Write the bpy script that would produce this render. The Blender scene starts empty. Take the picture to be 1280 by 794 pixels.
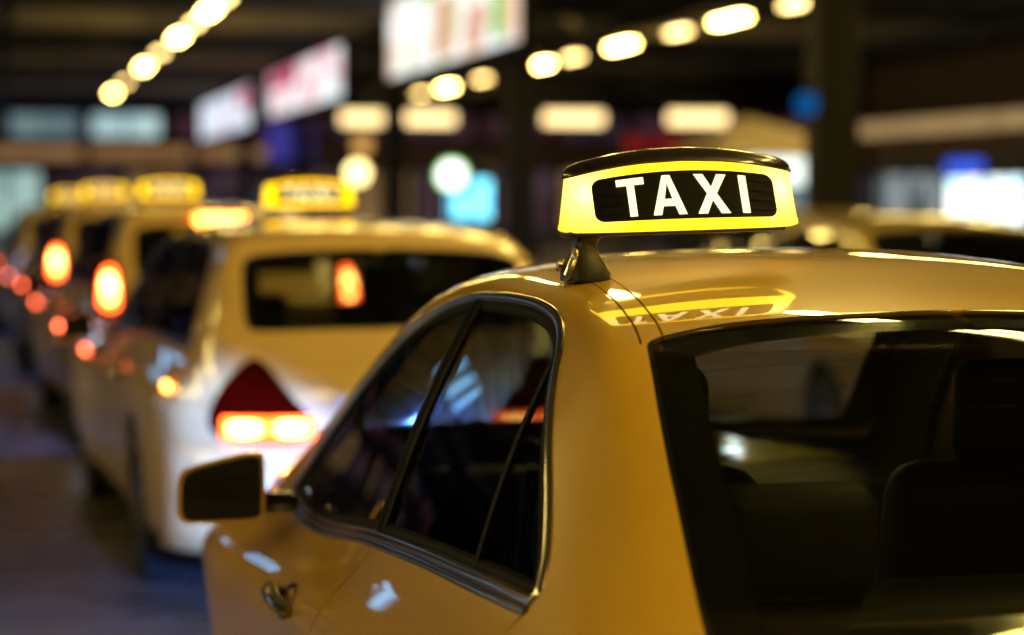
import bpy, bmesh, math, random
import numpy as np
from mathutils import Vector, Matrix
from mathutils.geometry import delaunay_2d_cdt

random.seed(7)
rng = np.random.default_rng(7)
SC = bpy.context.scene
COL = SC.collection
R = math.radians

# ------------------------------------------------------------------ camera, world, exposure
CAM = Vector((-1.48, -2.04, 1.585))
YAW, PITCH, FPX = R(12.15), math.atan((397 - 246) / 3022), 3022.0
cam_data = bpy.data.cameras.new("camera")
cam = bpy.data.objects.new("camera", cam_data)
COL.objects.link(cam)
cam.location = CAM
cam.rotation_euler = (math.pi / 2 - PITCH, 0, -YAW)
cam_data.sensor_width = 36
cam_data.lens = FPX * 36 / 1280
cam_data.clip_start, cam_data.clip_end = 0.05, 1000
cam_data.dof.use_dof = True
cam_data.dof.focus_distance = 3.98
cam_data.dof.aperture_fstop = 1.95
SC.camera = cam

world = bpy.data.worlds.new("World")
SC.world = world
world.use_nodes = True
wn = world.node_tree
bg = wn.nodes["Background"]
sky = wn.nodes.new("ShaderNodeTexSky")
sky.sky_type = 'NISHITA'
sky.sun_disc = False
sky.sun_elevation = R(-6)
sky.sun_rotation = R(200)
wn.links.new(sky.outputs[0], bg.inputs[0])
bg.inputs[1].default_value = 0.06
SC.view_settings.view_transform = 'Standard'
SC.view_settings.look = 'None'
SC.view_settings.exposure = 0.4
SC.view_settings.gamma = 1.0
SC.cycles.max_bounces = 9
SC.cycles.glossy_bounces = 5
SC.cycles.transparent_max_bounces = 16
SC.cycles.diffuse_bounces = 3
SC.cycles.sample_clamp_indirect = 6.0
SC.cycles.caustics_reflective = False
SC.cycles.caustics_refractive = False
SC.cycles.use_denoising = True


def at(px, py, d):
    """point of the place seen at photograph pixel (px, py) at depth d metres along the view axis"""
    v = ((px - 640) / FPX, 1.0, -(py - 397) / FPX)
    cp, sp = math.cos(PITCH), math.sin(PITCH)
    y = v[1] * cp + v[2] * sp
    z = -v[1] * sp + v[2] * cp
    c, s = math.cos(YAW), math.sin(YAW)
    return CAM + Vector((v[0] * c + y * s, -v[0] * s + y * c, z)) * d


# ------------------------------------------------------------------ materials
def new_mat(name):
    m = bpy.data.materials.new(name)
    m.use_nodes = True
    nt = m.node_tree
    nt.nodes.clear()
    out = nt.nodes.new("ShaderNodeOutputMaterial")
    return m, nt, out


def pbr(name, col, rough=0.5, metal=0.0, coat=0.0, coat_rough=0.03, var=0.0, vscale=8.0, bump=0.0, bscale=60.0,
        spec=0.5, rvar=0.0):
    m, nt, out = new_mat(name)
    p = nt.nodes.new("ShaderNodeBsdfPrincipled")
    p.inputs["Base Color"].default_value = (*col, 1)
    p.inputs["Roughness"].default_value = rough
    p.inputs["Metallic"].default_value = metal
    p.inputs["Coat Weight"].default_value = coat
    p.inputs["Coat Roughness"].default_value = coat_rough
    p.inputs["Specular IOR Level"].default_value = spec
    nt.links.new(p.outputs[0], out.inputs[0])
    if var or rvar or bump:
        tc = nt.nodes.new("ShaderNodeTexCoord")
    if var:
        n = nt.nodes.new("ShaderNodeTexNoise")
        n.inputs["Scale"].default_value = vscale
        n.inputs["Detail"].default_value = 6
        nt.links.new(tc.outputs["Object"], n.inputs["Vector"])
        mr = nt.nodes.new("ShaderNodeMapRange")
        mr.inputs[1].default_value, mr.inputs[2].default_value = 0.3, 0.7
        mr.inputs[3].default_value, mr.inputs[4].default_value = 1 - var, 1 + var
        nt.links.new(n.outputs[0], mr.inputs[0])
        mx = nt.nodes.new("ShaderNodeVectorMath")
        mx.operation = 'SCALE'
        mx.inputs[0].default_value = col
        nt.links.new(mr.outputs[0], mx.inputs["Scale"])
        nt.links.new(mx.outputs[0], p.inputs["Base Color"])
    if rvar:
        n2 = nt.nodes.new("ShaderNodeTexNoise")
        n2.inputs["Scale"].default_value = vscale * 0.35
        n2.inputs["Detail"].default_value = 4
        nt.links.new(tc.outputs["Object"], n2.inputs["Vector"])
        mr2 = nt.nodes.new("ShaderNodeMapRange")
        mr2.inputs[1].default_value, mr2.inputs[2].default_value = 0.35, 0.65
        mr2.inputs[3].default_value, mr2.inputs[4].default_value = max(0.02, rough - rvar), rough + rvar
        nt.links.new(n2.outputs[0], mr2.inputs[0])
        nt.links.new(mr2.outputs[0], p.inputs["Roughness"])
    if bump:
        n3 = nt.nodes.new("ShaderNodeTexNoise")
        n3.inputs["Scale"].default_value = bscale
        n3.inputs["Detail"].default_value = 3
        nt.links.new(tc.outputs["Object"], n3.inputs["Vector"])
        b = nt.nodes.new("ShaderNodeBump")
        b.inputs["Strength"].default_value = bump
        b.inputs["Distance"].default_value = 0.01
        nt.links.new(n3.outputs[0], b.inputs["Height"])
        nt.links.new(b.outputs[0], p.inputs["Normal"])
    return m


def emit(name, col, strength):
    m, nt, out = new_mat(name)
    e = nt.nodes.new("ShaderNodeEmission")
    e.inputs[0].default_value = (*col, 1)
    e.inputs[1].default_value = strength
    nt.links.new(e.outputs[0], out.inputs[0])
    return m


def emit_panel(name, cols, strength, scale=1.2, stretch=(1, 1, 1)):
    """backlit print: soft blocks of colour from a noise-driven ramp"""
    m, nt, out = new_mat(name)
    tc = nt.nodes.new("ShaderNodeTexCoord")
    mp = nt.nodes.new("ShaderNodeMapping")
    mp.inputs["Scale"].default_value = stretch
    n = nt.nodes.new("ShaderNodeTexNoise")
    n.inputs["Scale"].default_value = scale
    n.inputs["Detail"].default_value = 1
    rp = nt.nodes.new("ShaderNodeValToRGB")
    els = rp.color_ramp.elements
    while len(els) < len(cols):
        els.new(0.5)
    for k, c in enumerate(cols):
        els[k].position = 0.28 + 0.44 * k / max(1, len(cols) - 1)
        els[k].color = (*c, 1)
    e = nt.nodes.new("ShaderNodeEmission")
    e.inputs[1].default_value = strength
    nt.links.new(tc.outputs["Object"], mp.inputs[0])
    nt.links.new(mp.outputs[0], n.inputs["Vector"])
    nt.links.new(n.outputs[0], rp.inputs[0])
    nt.links.new(rp.outputs[0], e.inputs[0])
    nt.links.new(e.outputs[0], out.inputs[0])
    return m


def glass(name, tint=(0.5, 0.5, 0.5), ior=1.5, rough=0.0, tintvar=None):
    """thin pane: tinted see-through mixed with a mirror by Fresnel"""
    m, nt, out = new_mat(name)
    t = nt.nodes.new("ShaderNodeBsdfTransparent")
    t.inputs[0].default_value = (*tint, 1)
    g = nt.nodes.new("ShaderNodeBsdfGlossy")
    g.inputs["Roughness"].default_value = rough
    fr = nt.nodes.new("ShaderNodeFresnel")
    ge = nt.nodes.new("ShaderNodeNewGeometry")
    mi = nt.nodes.new("ShaderNodeMapRange")  # a thin pane mirrors alike from both sides
    mi.inputs[3].default_value, mi.inputs[4].default_value = ior, 1 / ior
    nt.links.new(ge.outputs["Backfacing"], mi.inputs[0])
    nt.links.new(mi.outputs[0], fr.inputs[0])
    mx = nt.nodes.new("ShaderNodeMixShader")
    nt.links.new(fr.outputs[0], mx.inputs[0])
    nt.links.new(t.outputs[0], mx.inputs[1])
    nt.links.new(g.outputs[0], mx.inputs[2])
    nt.links.new(mx.outputs[0], out.inputs[0])
    return m


M = {}
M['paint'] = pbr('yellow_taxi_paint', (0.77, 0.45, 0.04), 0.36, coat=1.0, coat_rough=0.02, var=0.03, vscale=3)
M['paint_shaded'] = pbr('shaded_taxi_paint', (0.36, 0.26, 0.07), 0.4, coat=.8, coat_rough=0.04, var=0.05, vscale=3)  # taxi yellow darkened, the dim light put into its colour
M['paint_headlit'] = pbr('headlit_taxi_paint', (0.76, 0.52, 0.20), 0.36, coat=1.0, coat_rough=0.02, var=0.03, vscale=3)  # same taxi paint paled, cool headlamp light put into its colour
M['paint_white'] = pbr('white_car_paint', (0.72, 0.70, 0.62), 0.35, coat=1.0, coat_rough=0.03)
M['chrome'] = pbr('dark_chrome', (0.56, 0.50, 0.45), 0.17, metal=1.0)
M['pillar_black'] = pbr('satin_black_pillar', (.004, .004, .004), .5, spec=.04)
M['gloss_black'] = pbr('gloss_black', (0.006, 0.006, 0.007), 0.12, coat=0.6)
M['rubber'] = pbr('black_rubber', (0.008, 0.008, 0.008), 0.65, spec=.1)
M['tyre'] = pbr('tyre_rubber', (0.018, 0.018, 0.018), 0.75, bump=0.3, bscale=80)
M['plastic'] = pbr('black_plastic', (0.018, 0.017, 0.016), 0.35, bump=0.08, bscale=300)
M['underside'] = pbr('black_underside', (0.01, 0.01, 0.01), 0.8)
M['rim'] = pbr('silver_alloy', (0.5, 0.5, 0.52), 0.28, metal=1.0)
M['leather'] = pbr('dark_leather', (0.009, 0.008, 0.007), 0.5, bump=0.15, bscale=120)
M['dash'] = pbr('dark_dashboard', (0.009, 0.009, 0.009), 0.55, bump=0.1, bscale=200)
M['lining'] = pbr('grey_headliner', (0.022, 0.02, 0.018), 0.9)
M['side_glass'] = glass('tinted_side_glass', (0.11, 0.12, 0.12), 1.40)
M['screen_glass'] = glass('clear_screen_glass', (0.72, 0.76, 0.72), 1.5)
M['rear_glass'] = glass('tinted_rear_glass', (0.46, 0.48, 0.43), 1.42)
M['mirror'] = pbr('mirror_glass', (0.16, 0.16, 0.17), 0.02, metal=1.0)
M['red_lens'] = pbr('dark_red_lens', (0.045, 0.0008, 0.0003), 0.5, spec=.0)
M['brake_lit'] = emit('lit_brake_lamp', (1.0, 0.10, 0.012), 9)
M['brake_hot'] = emit('lit_brake_filament', (1.0, 0.45, 0.10), 16)
M['brake_high'] = emit('lit_high_brake_lamp', (1.0, .17, .025), 26)
M['glint_amber'] = emit('painted_amber_glint', (1.0, .32, .05), 14)  # amber and red glows painted in for lamp reflections
M['glint_red'] = emit('painted_red_glint', (1.0, .13, .05), 12)
M['clear_lens'] = pbr('clear_lens', (0.5, 0.5, 0.5), 0.08, coat=1.0)
M['xenon'] = emit('lit_xenon_lamp', (0.6, 0.82, 1.0), 30)
M['plate'] = pbr('white_number_plate', (0.7, 0.7, 0.66), 0.35)
M['plate_black'] = pbr('plate_lettering', (0.02, 0.02, 0.02), 0.5)
M['asphalt'] = pbr('asphalt', (0.098, 0.092, 0.086), 0.30, var=0.35, vscale=2.2, bump=0.25, bscale=90, rvar=0.16)
M['concrete'] = pbr('paving_concrete', (0.32, 0.30, 0.27), 0.75, var=0.18, vscale=5, bump=0.2, bscale=40)
M['kerb'] = pbr('kerb_stone', (0.36, 0.35, 0.33), 0.8, var=0.15, vscale=6)
M['white_line'] = pbr('road_marking', (0.7, 0.7, 0.67), 0.6, var=0.15, vscale=15)
M['steel_dark'] = pbr('dark_painted_steel', (0.014, 0.013, 0.013), 0.7, spec=.25, var=0.2, vscale=4)
M['beam_pale'] = pbr('tan_painted_steel', (0.46, 0.38, 0.27), 0.6, var=0.2, vscale=3)
M['beam'] = pbr('brown_painted_steel', (0.05, 0.045, 0.04), 0.6, var=0.2, vscale=3)
M['deck'] = pbr('canopy_deck', (0.24, 0.28, 0.30), 0.7, var=0.25, vscale=2)
M['housing'] = pbr('lamp_housing', (0.22, 0.22, 0.22), 0.5)
LAMP = (1.0, 0.70, 0.17)
M['tube'] = emit('lit_tube', LAMP, 54)
M['tube_dim'] = emit('lit_tube_dim', (1.0, 0.66, 0.22), 11)
M['tube_far'] = emit('lit_tube_far', (1.0, 0.70, 0.30), 2.2)
M['brick_dark'] = pbr('dark_brick', (0.09, 0.05, 0.04), 0.85, var=0.25, vscale=2)
M['fascia'] = pbr('brown_fascia', (0.42, 0.24, 0.12), 0.7, var=0.2, vscale=1)
M['dark_frame'] = pbr('dark_window_frame', (0.03, 0.03, 0.03), 0.5)




def weather(m):
    """wiped-over road film: the clear coat is a little duller in broad uneven streaks and fine specks"""
    nt = m.node_tree
    p = [n for n in nt.nodes if n.type == 'BSDF_PRINCIPLED'][0]
    tc = nt.nodes.new("ShaderNodeTexCoord")
    mp = nt.nodes.new("ShaderNodeMapping")
    mp.inputs["Scale"].default_value = (5, 2.2, 7)
    a = nt.nodes.new("ShaderNodeTexNoise")
    a.inputs["Scale"].default_value = 1.6
    a.inputs["Detail"].default_value = 8
    a.inputs["Roughness"].default_value = .7
    r = nt.nodes.new("ShaderNodeMapRange")
    r.inputs[1].default_value, r.inputs[2].default_value = .40, .72
    r.inputs[3].default_value, r.inputs[4].default_value = .006, .042
    nt.links.new(tc.outputs["Object"], mp.inputs[0])
    nt.links.new(mp.outputs[0], a.inputs["Vector"])
    nt.links.new(a.outputs[0], r.inputs[0])
    nt.links.new(r.outputs[0], p.inputs["Coat Roughness"])
    p.inputs["Coat IOR"].default_value = 1.65


weather(M['paint'])
weather(M['paint_headlit'])


# ------------------------------------------------------------------ mesh helpers
class MB:
    def __init__(self):
        self.v, self.f, self.mi = [], [], []
        self.cur = 0

    def add(self, vs, fs):
        o = len(self.v)
        self.v.extend([tuple(map(float, p)) for p in vs])
        self.f.extend([tuple(i + o for i in f) for f in fs])
        return self

    def box(self, c, s, rz=0.0, taper=1.0):
        x, y, z = s[0] / 2, s[1] / 2, s[2] / 2
        co, si = math.cos(rz), math.sin(rz)
        vs = []
        for dz, k in ((-z, 1.0), (z, taper)):
            for dx, dy in ((-x, -y), (x, -y), (x, y), (-x, y)):
                dx, dy2 = dx * k, dy * k
                vs.append((c[0] + dx * co - dy2 * si, c[1] + dx * si + dy2 * co, c[2] + dz))
        self.add(vs, [(0, 3, 2, 1), (4, 5, 6, 7), (0, 1, 5, 4), (1, 2, 6, 5), (2, 3, 7, 6), (3, 0, 4, 7)])
        return self

    def rbox(self, c, s, r=0.03, seg=3, rot=None):
        bm = bmesh.new()
        bmesh.ops.create_cube(bm, size=1)
        bmesh.ops.scale(bm, vec=s, verts=bm.verts)
        bmesh.ops.bevel(bm, geom=list(bm.edges), offset=min(r, min(s) * 0.49), segments=seg, profile=0.5, affect='EDGES')
        if rot is not None:
            bmesh.ops.rotate(bm, matrix=rot, verts=bm.verts)
        bmesh.ops.translate(bm, vec=c, verts=bm.verts)
        bm.verts.index_update()
        self.add([v.co for v in bm.verts], [[v.index for v in f.verts] for f in bm.faces])
        bm.free()
        return self

    def tube(self, path, r, n=8, cap=True, closed=False):
        P = [Vector(p) for p in path]
        k = len(P)
        rs = r if hasattr(r, '__len__') else [r] * k
        vs, fs = [], []
        up = Vector((0, 0, 1))
        for i, p in enumerate(P):
            a = P[(i - 1) % k] if (i > 0 or closed) else p
            b = P[(i + 1) % k] if (i < k - 1 or closed) else p
            t = (b - a).normalized()
            u = up if abs(t.dot(up)) < 0.95 else Vector((1, 0, 0))
            s = t.cross(u).normalized()
            w = s.cross(t)
            for j in range(n):
                an = 2 * math.pi * j / n
                vs.append(p + (s * math.cos(an) + w * math.sin(an)) * rs[i])
        m = k if closed else k - 1
        for i in range(m):
            for j in range(n):
                a, b = i * n + j, i * n + (j + 1) % n
                c, d = ((i + 1) % k) * n + (j + 1) % n, ((i + 1) % k) * n + j
                fs.append((a, b, c, d))
        if cap and not closed:
            fs.append(tuple(range(n))[::-1])
            fs.append(tuple((k - 1) * n + j for j in range(n)))
        return self.add(vs, fs)

    def lathe(self, prof, n=24, axis='z', c=(0, 0, 0), cap=True):
        vs, fs = [], []
        for (r, h) in prof:
            for j in range(n):
                a = 2 * math.pi * j / n
                p = (r * math.cos(a), r * math.sin(a), h)
                if axis == 'x':
                    p = (h, r * math.cos(a), r * math.sin(a))
                elif axis == 'y':
                    p = (r * math.sin(a), h, r * math.cos(a))
                vs.append((p[0] + c[0], p[1] + c[1], p[2] + c[2]))
        for i in range(len(prof) - 1):
            for j in range(n):
                fs.append((i * n + j, i * n + (j + 1) % n, (i + 1) * n + (j + 1) % n, (i + 1) * n + j))
        if cap:
            fs.append(tuple(range(n))[::-1])
            fs.append(tuple((len(prof) - 1) * n + j for j in range(n)))
        return self.add(vs, fs)

    def prism(self, poly, f0, f1):
        """poly: list of 2-D points; f0/f1 map a 2-D point to the two faces"""
        n = len(poly)
        vs = [f0(p) for p in poly] + [f1(p) for p in poly]
        fs = [tuple(range(n))[::-1], tuple(range(n, 2 * n))]
        fs += [(i, (i + 1) % n, n + (i + 1) % n, n + i) for i in range(n)]
        return self.add(vs, fs)

    def grid(self, fn, nu, nv, closed_u=False):
        vs = [fn(i / (nu if closed_u else nu - 1), j / (nv - 1)) for j in range(nv) for i in range(nu)]
        fs = []
        for j in range(nv - 1):
            for i in range(nu if closed_u else nu - 1):
                a, b = j * nu + i, j * nu + (i + 1) % nu
                fs.append((a, b, b + nu, a + nu))
        return self.add(vs, fs)

    def build(self, name, mat, parent=None, smooth=True, angle=35, fix=True):
        me = bpy.data.meshes.new(name)
        me.from_pydata(self.v, [], self.f)
        me.update()
        if fix:
            bm = bmesh.new()
            bm.from_mesh(me)
            bmesh.ops.recalc_face_normals(bm, faces=bm.faces)
            if smooth:
                lim = R(angle)
                for e in bm.edges:
                    if len(e.link_faces) == 2 and e.calc_face_angle(0) > lim:
                        e.smooth = False
            bm.to_mesh(me)
            bm.free()
        if smooth:
            me.polygons.foreach_set('use_smooth', [True] * len(me.polygons))
        me.materials.append(mat)
        o = bpy.data.objects.new(name, me)
        COL.objects.link(o)
        if parent is not None:
            o.parent = parent
        return o


def tag(o, label=None, cat=None, group=None, kind=None):
    if label:
        o['label'] = label
    if cat:
        o['category'] = cat
    if group:
        o['group'] = group
    if kind:
        o['kind'] = kind
    return o


def thing(name, label, cat, loc=(0, 0, 0), rz=0.0, group=None):
    o = bpy.data.objects.new(name, None)
    COL.objects.link(o)
    o.empty_display_size = 0.2
    o.location = loc
    o.rotation_euler = (0, 0, rz)
    return tag(o, label, cat, group)


def dup(root, loc, rz, label, group=None):
    r = root.copy()
    COL.objects.link(r)
    r.location = loc
    r.rotation_euler = (0, 0, rz)
    r['label'] = label
    if group:
        r['group'] = group
    for ch in list(root.children):
        c = ch.copy()
        COL.objects.link(c)
        c.parent = r
        for g in ch.children:
            d = g.copy()
            COL.objects.link(d)
            d.parent = c
    return r


# ------------------------------------------------------------------ car surface
def pchip(xs, ys, x):
    xs, ys = np.asarray(xs, float), np.asarray(ys, float)
    h = np.diff(xs)
    d = np.diff(ys) / h
    m = np.zeros_like(ys)
    m[0], m[-1] = d[0], d[-1]
    for i in range(1, len(xs) - 1):
        if d[i - 1] * d[i] > 0:
            w1, w2 = 2 * h[i] + h[i - 1], h[i] + 2 * h[i - 1]
            m[i] = (w1 + w2) / (w1 / d[i - 1] + w2 / d[i])
    x = np.clip(x, xs[0], xs[-1])
    k = np.clip(np.searchsorted(xs, x) - 1, 0, len(xs) - 2)
    t = (x - xs[k]) / h[k]
    return ((2 * t ** 3 - 3 * t ** 2 + 1) * ys[k] + (t ** 3 - 2 * t ** 2 + t) * h[k] * m[k]
            + (-2 * t ** 3 + 3 * t ** 2) * ys[k + 1] + (t ** 3 - t ** 2) * h[k] * m[k + 1])


SEGW = [0.60, 0.50, 0.26, 0.30, 0.30, 0.25]
SEGN = [46, 40, 18, 16, 16, 8]
WC = np.concatenate([[0], np.cumsum(SEGW)])


class Surf:
    """left half of a car skin as P(y, w): w runs from the centreline over rail, belt and shoulder to the sill"""

    def __init__(self, spec, ny=420, sigma=0.026):
        self.L = spec['L']
        ys = np.linspace(0, self.L, ny)
        g = lambda key, c: pchip([p[0] for p in spec[key]], [p[c] for p in spec[key]], ys)
        zc = g('zc', 1)
        rail, belt, sh, sill = [(g(k, 1), g(k, 2)) for k in ('rail', 'belt', 'shoulder', 'sill')]
        # light smoothing lengthwise
        ker = np.exp(-0.5 * (np.arange(-9, 10) / 3.2) ** 2)
        ker /= ker.sum()

        def sm(a):
            p = np.concatenate([2 * a[0] - a[9:0:-1], a, 2 * a[-1] - a[-2:-11:-1]])
            return np.convolve(p, ker, 'valid')
        zc = sm(zc)
        rail, belt, sh, sill = [(sm(a), sm(b)) for a, b in (rail, belt, sh, sill)]
        ws, NW = [], 0
        for k, (w, n) in enumerate(zip(SEGW, SEGN)):
            ws += list(WC[k] + w * np.arange(n) / n)
        ws.append(WC[-1])
        ws = np.array(ws)
        T = np.zeros((ny, len(ws), 3))
        pw = spec.get('crown', 2.8)
        for i in range(ny):
            pts = []
            xr, zr, xb, zb = rail[0][i], rail[1][i], belt[0][i], belt[1][i]
            xs_, zs, xq, zq = sh[0][i], sh[1][i], sill[0][i], sill[1][i]
            t = np.arange(SEGN[0]) / SEGN[0]
            pts.append(np.stack([xr * t, zr + (zc[i] - zr) * (1 - t ** pw)], 1))
            t = np.arange(SEGN[1]) / SEGN[1]
            d = np.array([xb - xr, zb - zr])
            nrm = np.array([-d[1], d[0]])
            bul = 0.03 * np.sin(np.pi * t)[:, None] * nrm
            pts.append(np.array([xr, zr]) + d * t[:, None] + bul)
            t = np.arange(SEGN[2]) / SEGN[2]
            d = np.array([xs_ - xb, zs - zb])
            pts.append(np.array([xb, zb]) + np.stack([d[0] * np.sin(t * np.pi / 2) ** 1.3, d[1] * t], 1))
            xm, zm = xs_ - 0.012, zs * 0.55 + zq * 0.45
            t = np.arange(SEGN[3]) / SEGN[3]
            pts.append(np.array([xs_, zs]) + np.array([xm - xs_, zm - zs]) * t[:, None])
            t = np.arange(SEGN[4]) / SEGN[4]
            pts.append(np.array([xm, zm]) + np.stack([(xq - xm) * t ** 1.8, (zq - zm) * t], 1))
            t = np.arange(SEGN[5] + 1) / SEGN[5]
            pts.append(np.array([xq, zq]) + np.array([-0.22, -0.03]) * t[:, None])
            q = np.concatenate(pts)
            s = np.concatenate([[0], np.cumsum(np.hypot(*np.diff(q, axis=0).T))])
            ds = 0.004
            n = int(s[-1] / ds) + 1
            u = np.arange(n) * ds
            X, Z = np.interp(u, s, q[:, 0]), np.interp(u, s, q[:, 1])
            k = int(4 * sigma / ds)
            kr = np.exp(-0.5 * (np.arange(-k, k + 1) * ds / sigma) ** 2)
            kr /= kr.sum()
            X = np.convolve(np.concatenate([-X[k:0:-1], X, 2 * X[-1] - X[-2:-k - 2:-1]]), kr, 'valid')
            Z = np.convolve(np.concatenate([Z[k:0:-1], Z, 2 * Z[-1] - Z[-2:-k - 2:-1]]), kr, 'valid')
            T[i, :, 0] = -np.interp(s, u, X)
            T[i, :, 1] = ys[i]
            T[i, :, 2] = np.interp(s, u, Z)
        T[:, 0, 0] = 0
        self.ys, self.ws, self.T = ys, ws, T
        dy = np.gradient(T, axis=0)
        dw = np.gradient(T, axis=1)
        N = np.cross(dw, dy)
        N /= np.maximum(np.linalg.norm(N, axis=2, keepdims=True), 1e-9)
        # outward = away from the inside point
        c = np.array([0, self.L / 2, 0.6])
        sgn = np.sign(((T - np.array([0, 0, 0.55])) * N * np.array([1, 0, 1])).sum(2).mean())
        self.N = N * sgn
        self.N[:, 0, 0] = 0

    def _ix(self, y, w):
        y, w = np.asarray(y, float), np.asarray(w, float)
        fi = np.clip(np.interp(y, self.ys, np.arange(len(self.ys))), 0, len(self.ys) - 1.0001)
        fj = np.clip(np.interp(w, self.ws, np.arange(len(self.ws))), 0, len(self.ws) - 1.0001)
        i, j = fi.astype(int), fj.astype(int)
        return i, j, (fi - i)[..., None], (fj - j)[..., None]

    def _bil(self, A, y, w):
        i, j, a, b = self._ix(y, w)
        return (A[i, j] * (1 - a) * (1 - b) + A[i + 1, j] * a * (1 - b) + A[i, j + 1] * (1 - a) * b + A[i + 1, j + 1] * a * b)

    def P(self, y, w):
        return self._bil(self.T, y, w)

    def Nn(self, y, w):
        n = self._bil(self.N, y, w)
        return n / np.linalg.norm(n, axis=-1, keepdims=True)

    def w_z(self, y, z):
        f = np.clip(np.interp(y, self.ys, np.arange(len(self.ys))), 0, len(self.ys) - 1.001)
        i = int(f)
        sec = self.T[i] * (1 - f + i) + self.T[i + 1] * (f - i)
        j0 = SEGN[0] - 8
        return float(np.interp(-z, -sec[j0:, 2], self.ws[j0:]))

    def w_x(self, y, x):
        f = np.clip(np.interp(y, self.ys, np.arange(len(self.ys))), 0, len(self.ys) - 1.001)
        i = int(f)
        sec = self.T[i] * (1 - f + i) + self.T[i + 1] * (f - i)
        j1 = SEGN[0] + SEGN[1]
        return float(np.interp(abs(x), -sec[:j1, 0], self.ws[:j1]))

    def side(self, pts):
        return [(y, self.w_z(y, z)) for y, z in pts]

    def top(self, pts):
        return [(y, self.w_x(y, x)) for y, x in pts]


def chaikin(p, n=2, closed=True):
    p = [np.array(q, float) for q in p]
    for _ in range(n):
        o = []
        m = len(p)
        rg = range(m) if closed else range(m - 1)
        if not closed:
            o.append(p[0])
        for i in rg:
            a, b = p[i], p[(i + 1) % m]
            o += [a * 0.75 + b * 0.25, a * 0.25 + b * 0.75]
        if not closed:
            o.append(p[-1])
        p = o
    return [tuple(q) for q in p]


def resample(p, step, closed=True):
    q = np.array(list(p) + ([p[0]] if closed else []), float)
    s = np.concatenate([[0], np.cumsum(np.hypot(*np.diff(q, axis=0).T))])
    n = max(4, int(round(s[-1] / step)))
    u = np.linspace(0, s[-1], n + 1)
    r = np.stack([np.interp(u, s, q[:, 0]), np.interp(u, s, q[:, 1])], 1)
    return [tuple(a) for a in (r[:-1] if closed else r)]


def offset_poly(p, d):
    """shrink (d > 0) a closed polygon"""
    q = np.array(p, float)
    area = 0.5 * np.sum(q[:, 0] * np.roll(q[:, 1], -1) - np.roll(q[:, 0], -1) * q[:, 1])
    t = np.roll(q, -1, 0) - np.roll(q, 1, 0)
    t /= np.linalg.norm(t, axis=1, keepdims=True)
    n = np.stack([-t[:, 1], t[:, 0]], 1) * np.sign(area)
    return [tuple(a) for a in q + n * d]


def inside(poly, pts):
    poly = np.asarray(poly)
    x, y = pts[:, 0], pts[:, 1]
    r = np.zeros(len(pts), bool)
    j = len(poly) - 1
    for i in range(len(poly)):
        xi, yi = poly[i]
        xj, yj = poly[j]
        c = ((yi > y) != (yj > y))
        if yi != yj:
            r ^= c & (x < (xj - xi) * (y - yi) / (yj - yi) + xi)
        j = i
    return r


def custom_mesh(name, V, F, N, mat, parent):
    me = bpy.data.meshes.new(name)
    me.from_pydata([tuple(v) for v in V], [], [tuple(f) for f in F])
    me.polygons.foreach_set('use_smooth', [True] * len(me.polygons))
    me.update()
    me.normals_split_custom_set_from_vertices([tuple(n) for n in N])
    me.materials.append(mat)
    o = bpy.data.objects.new(name, me)
    COL.objects.link(o)
    if parent is not None:
        o.parent = parent
    return o


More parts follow.
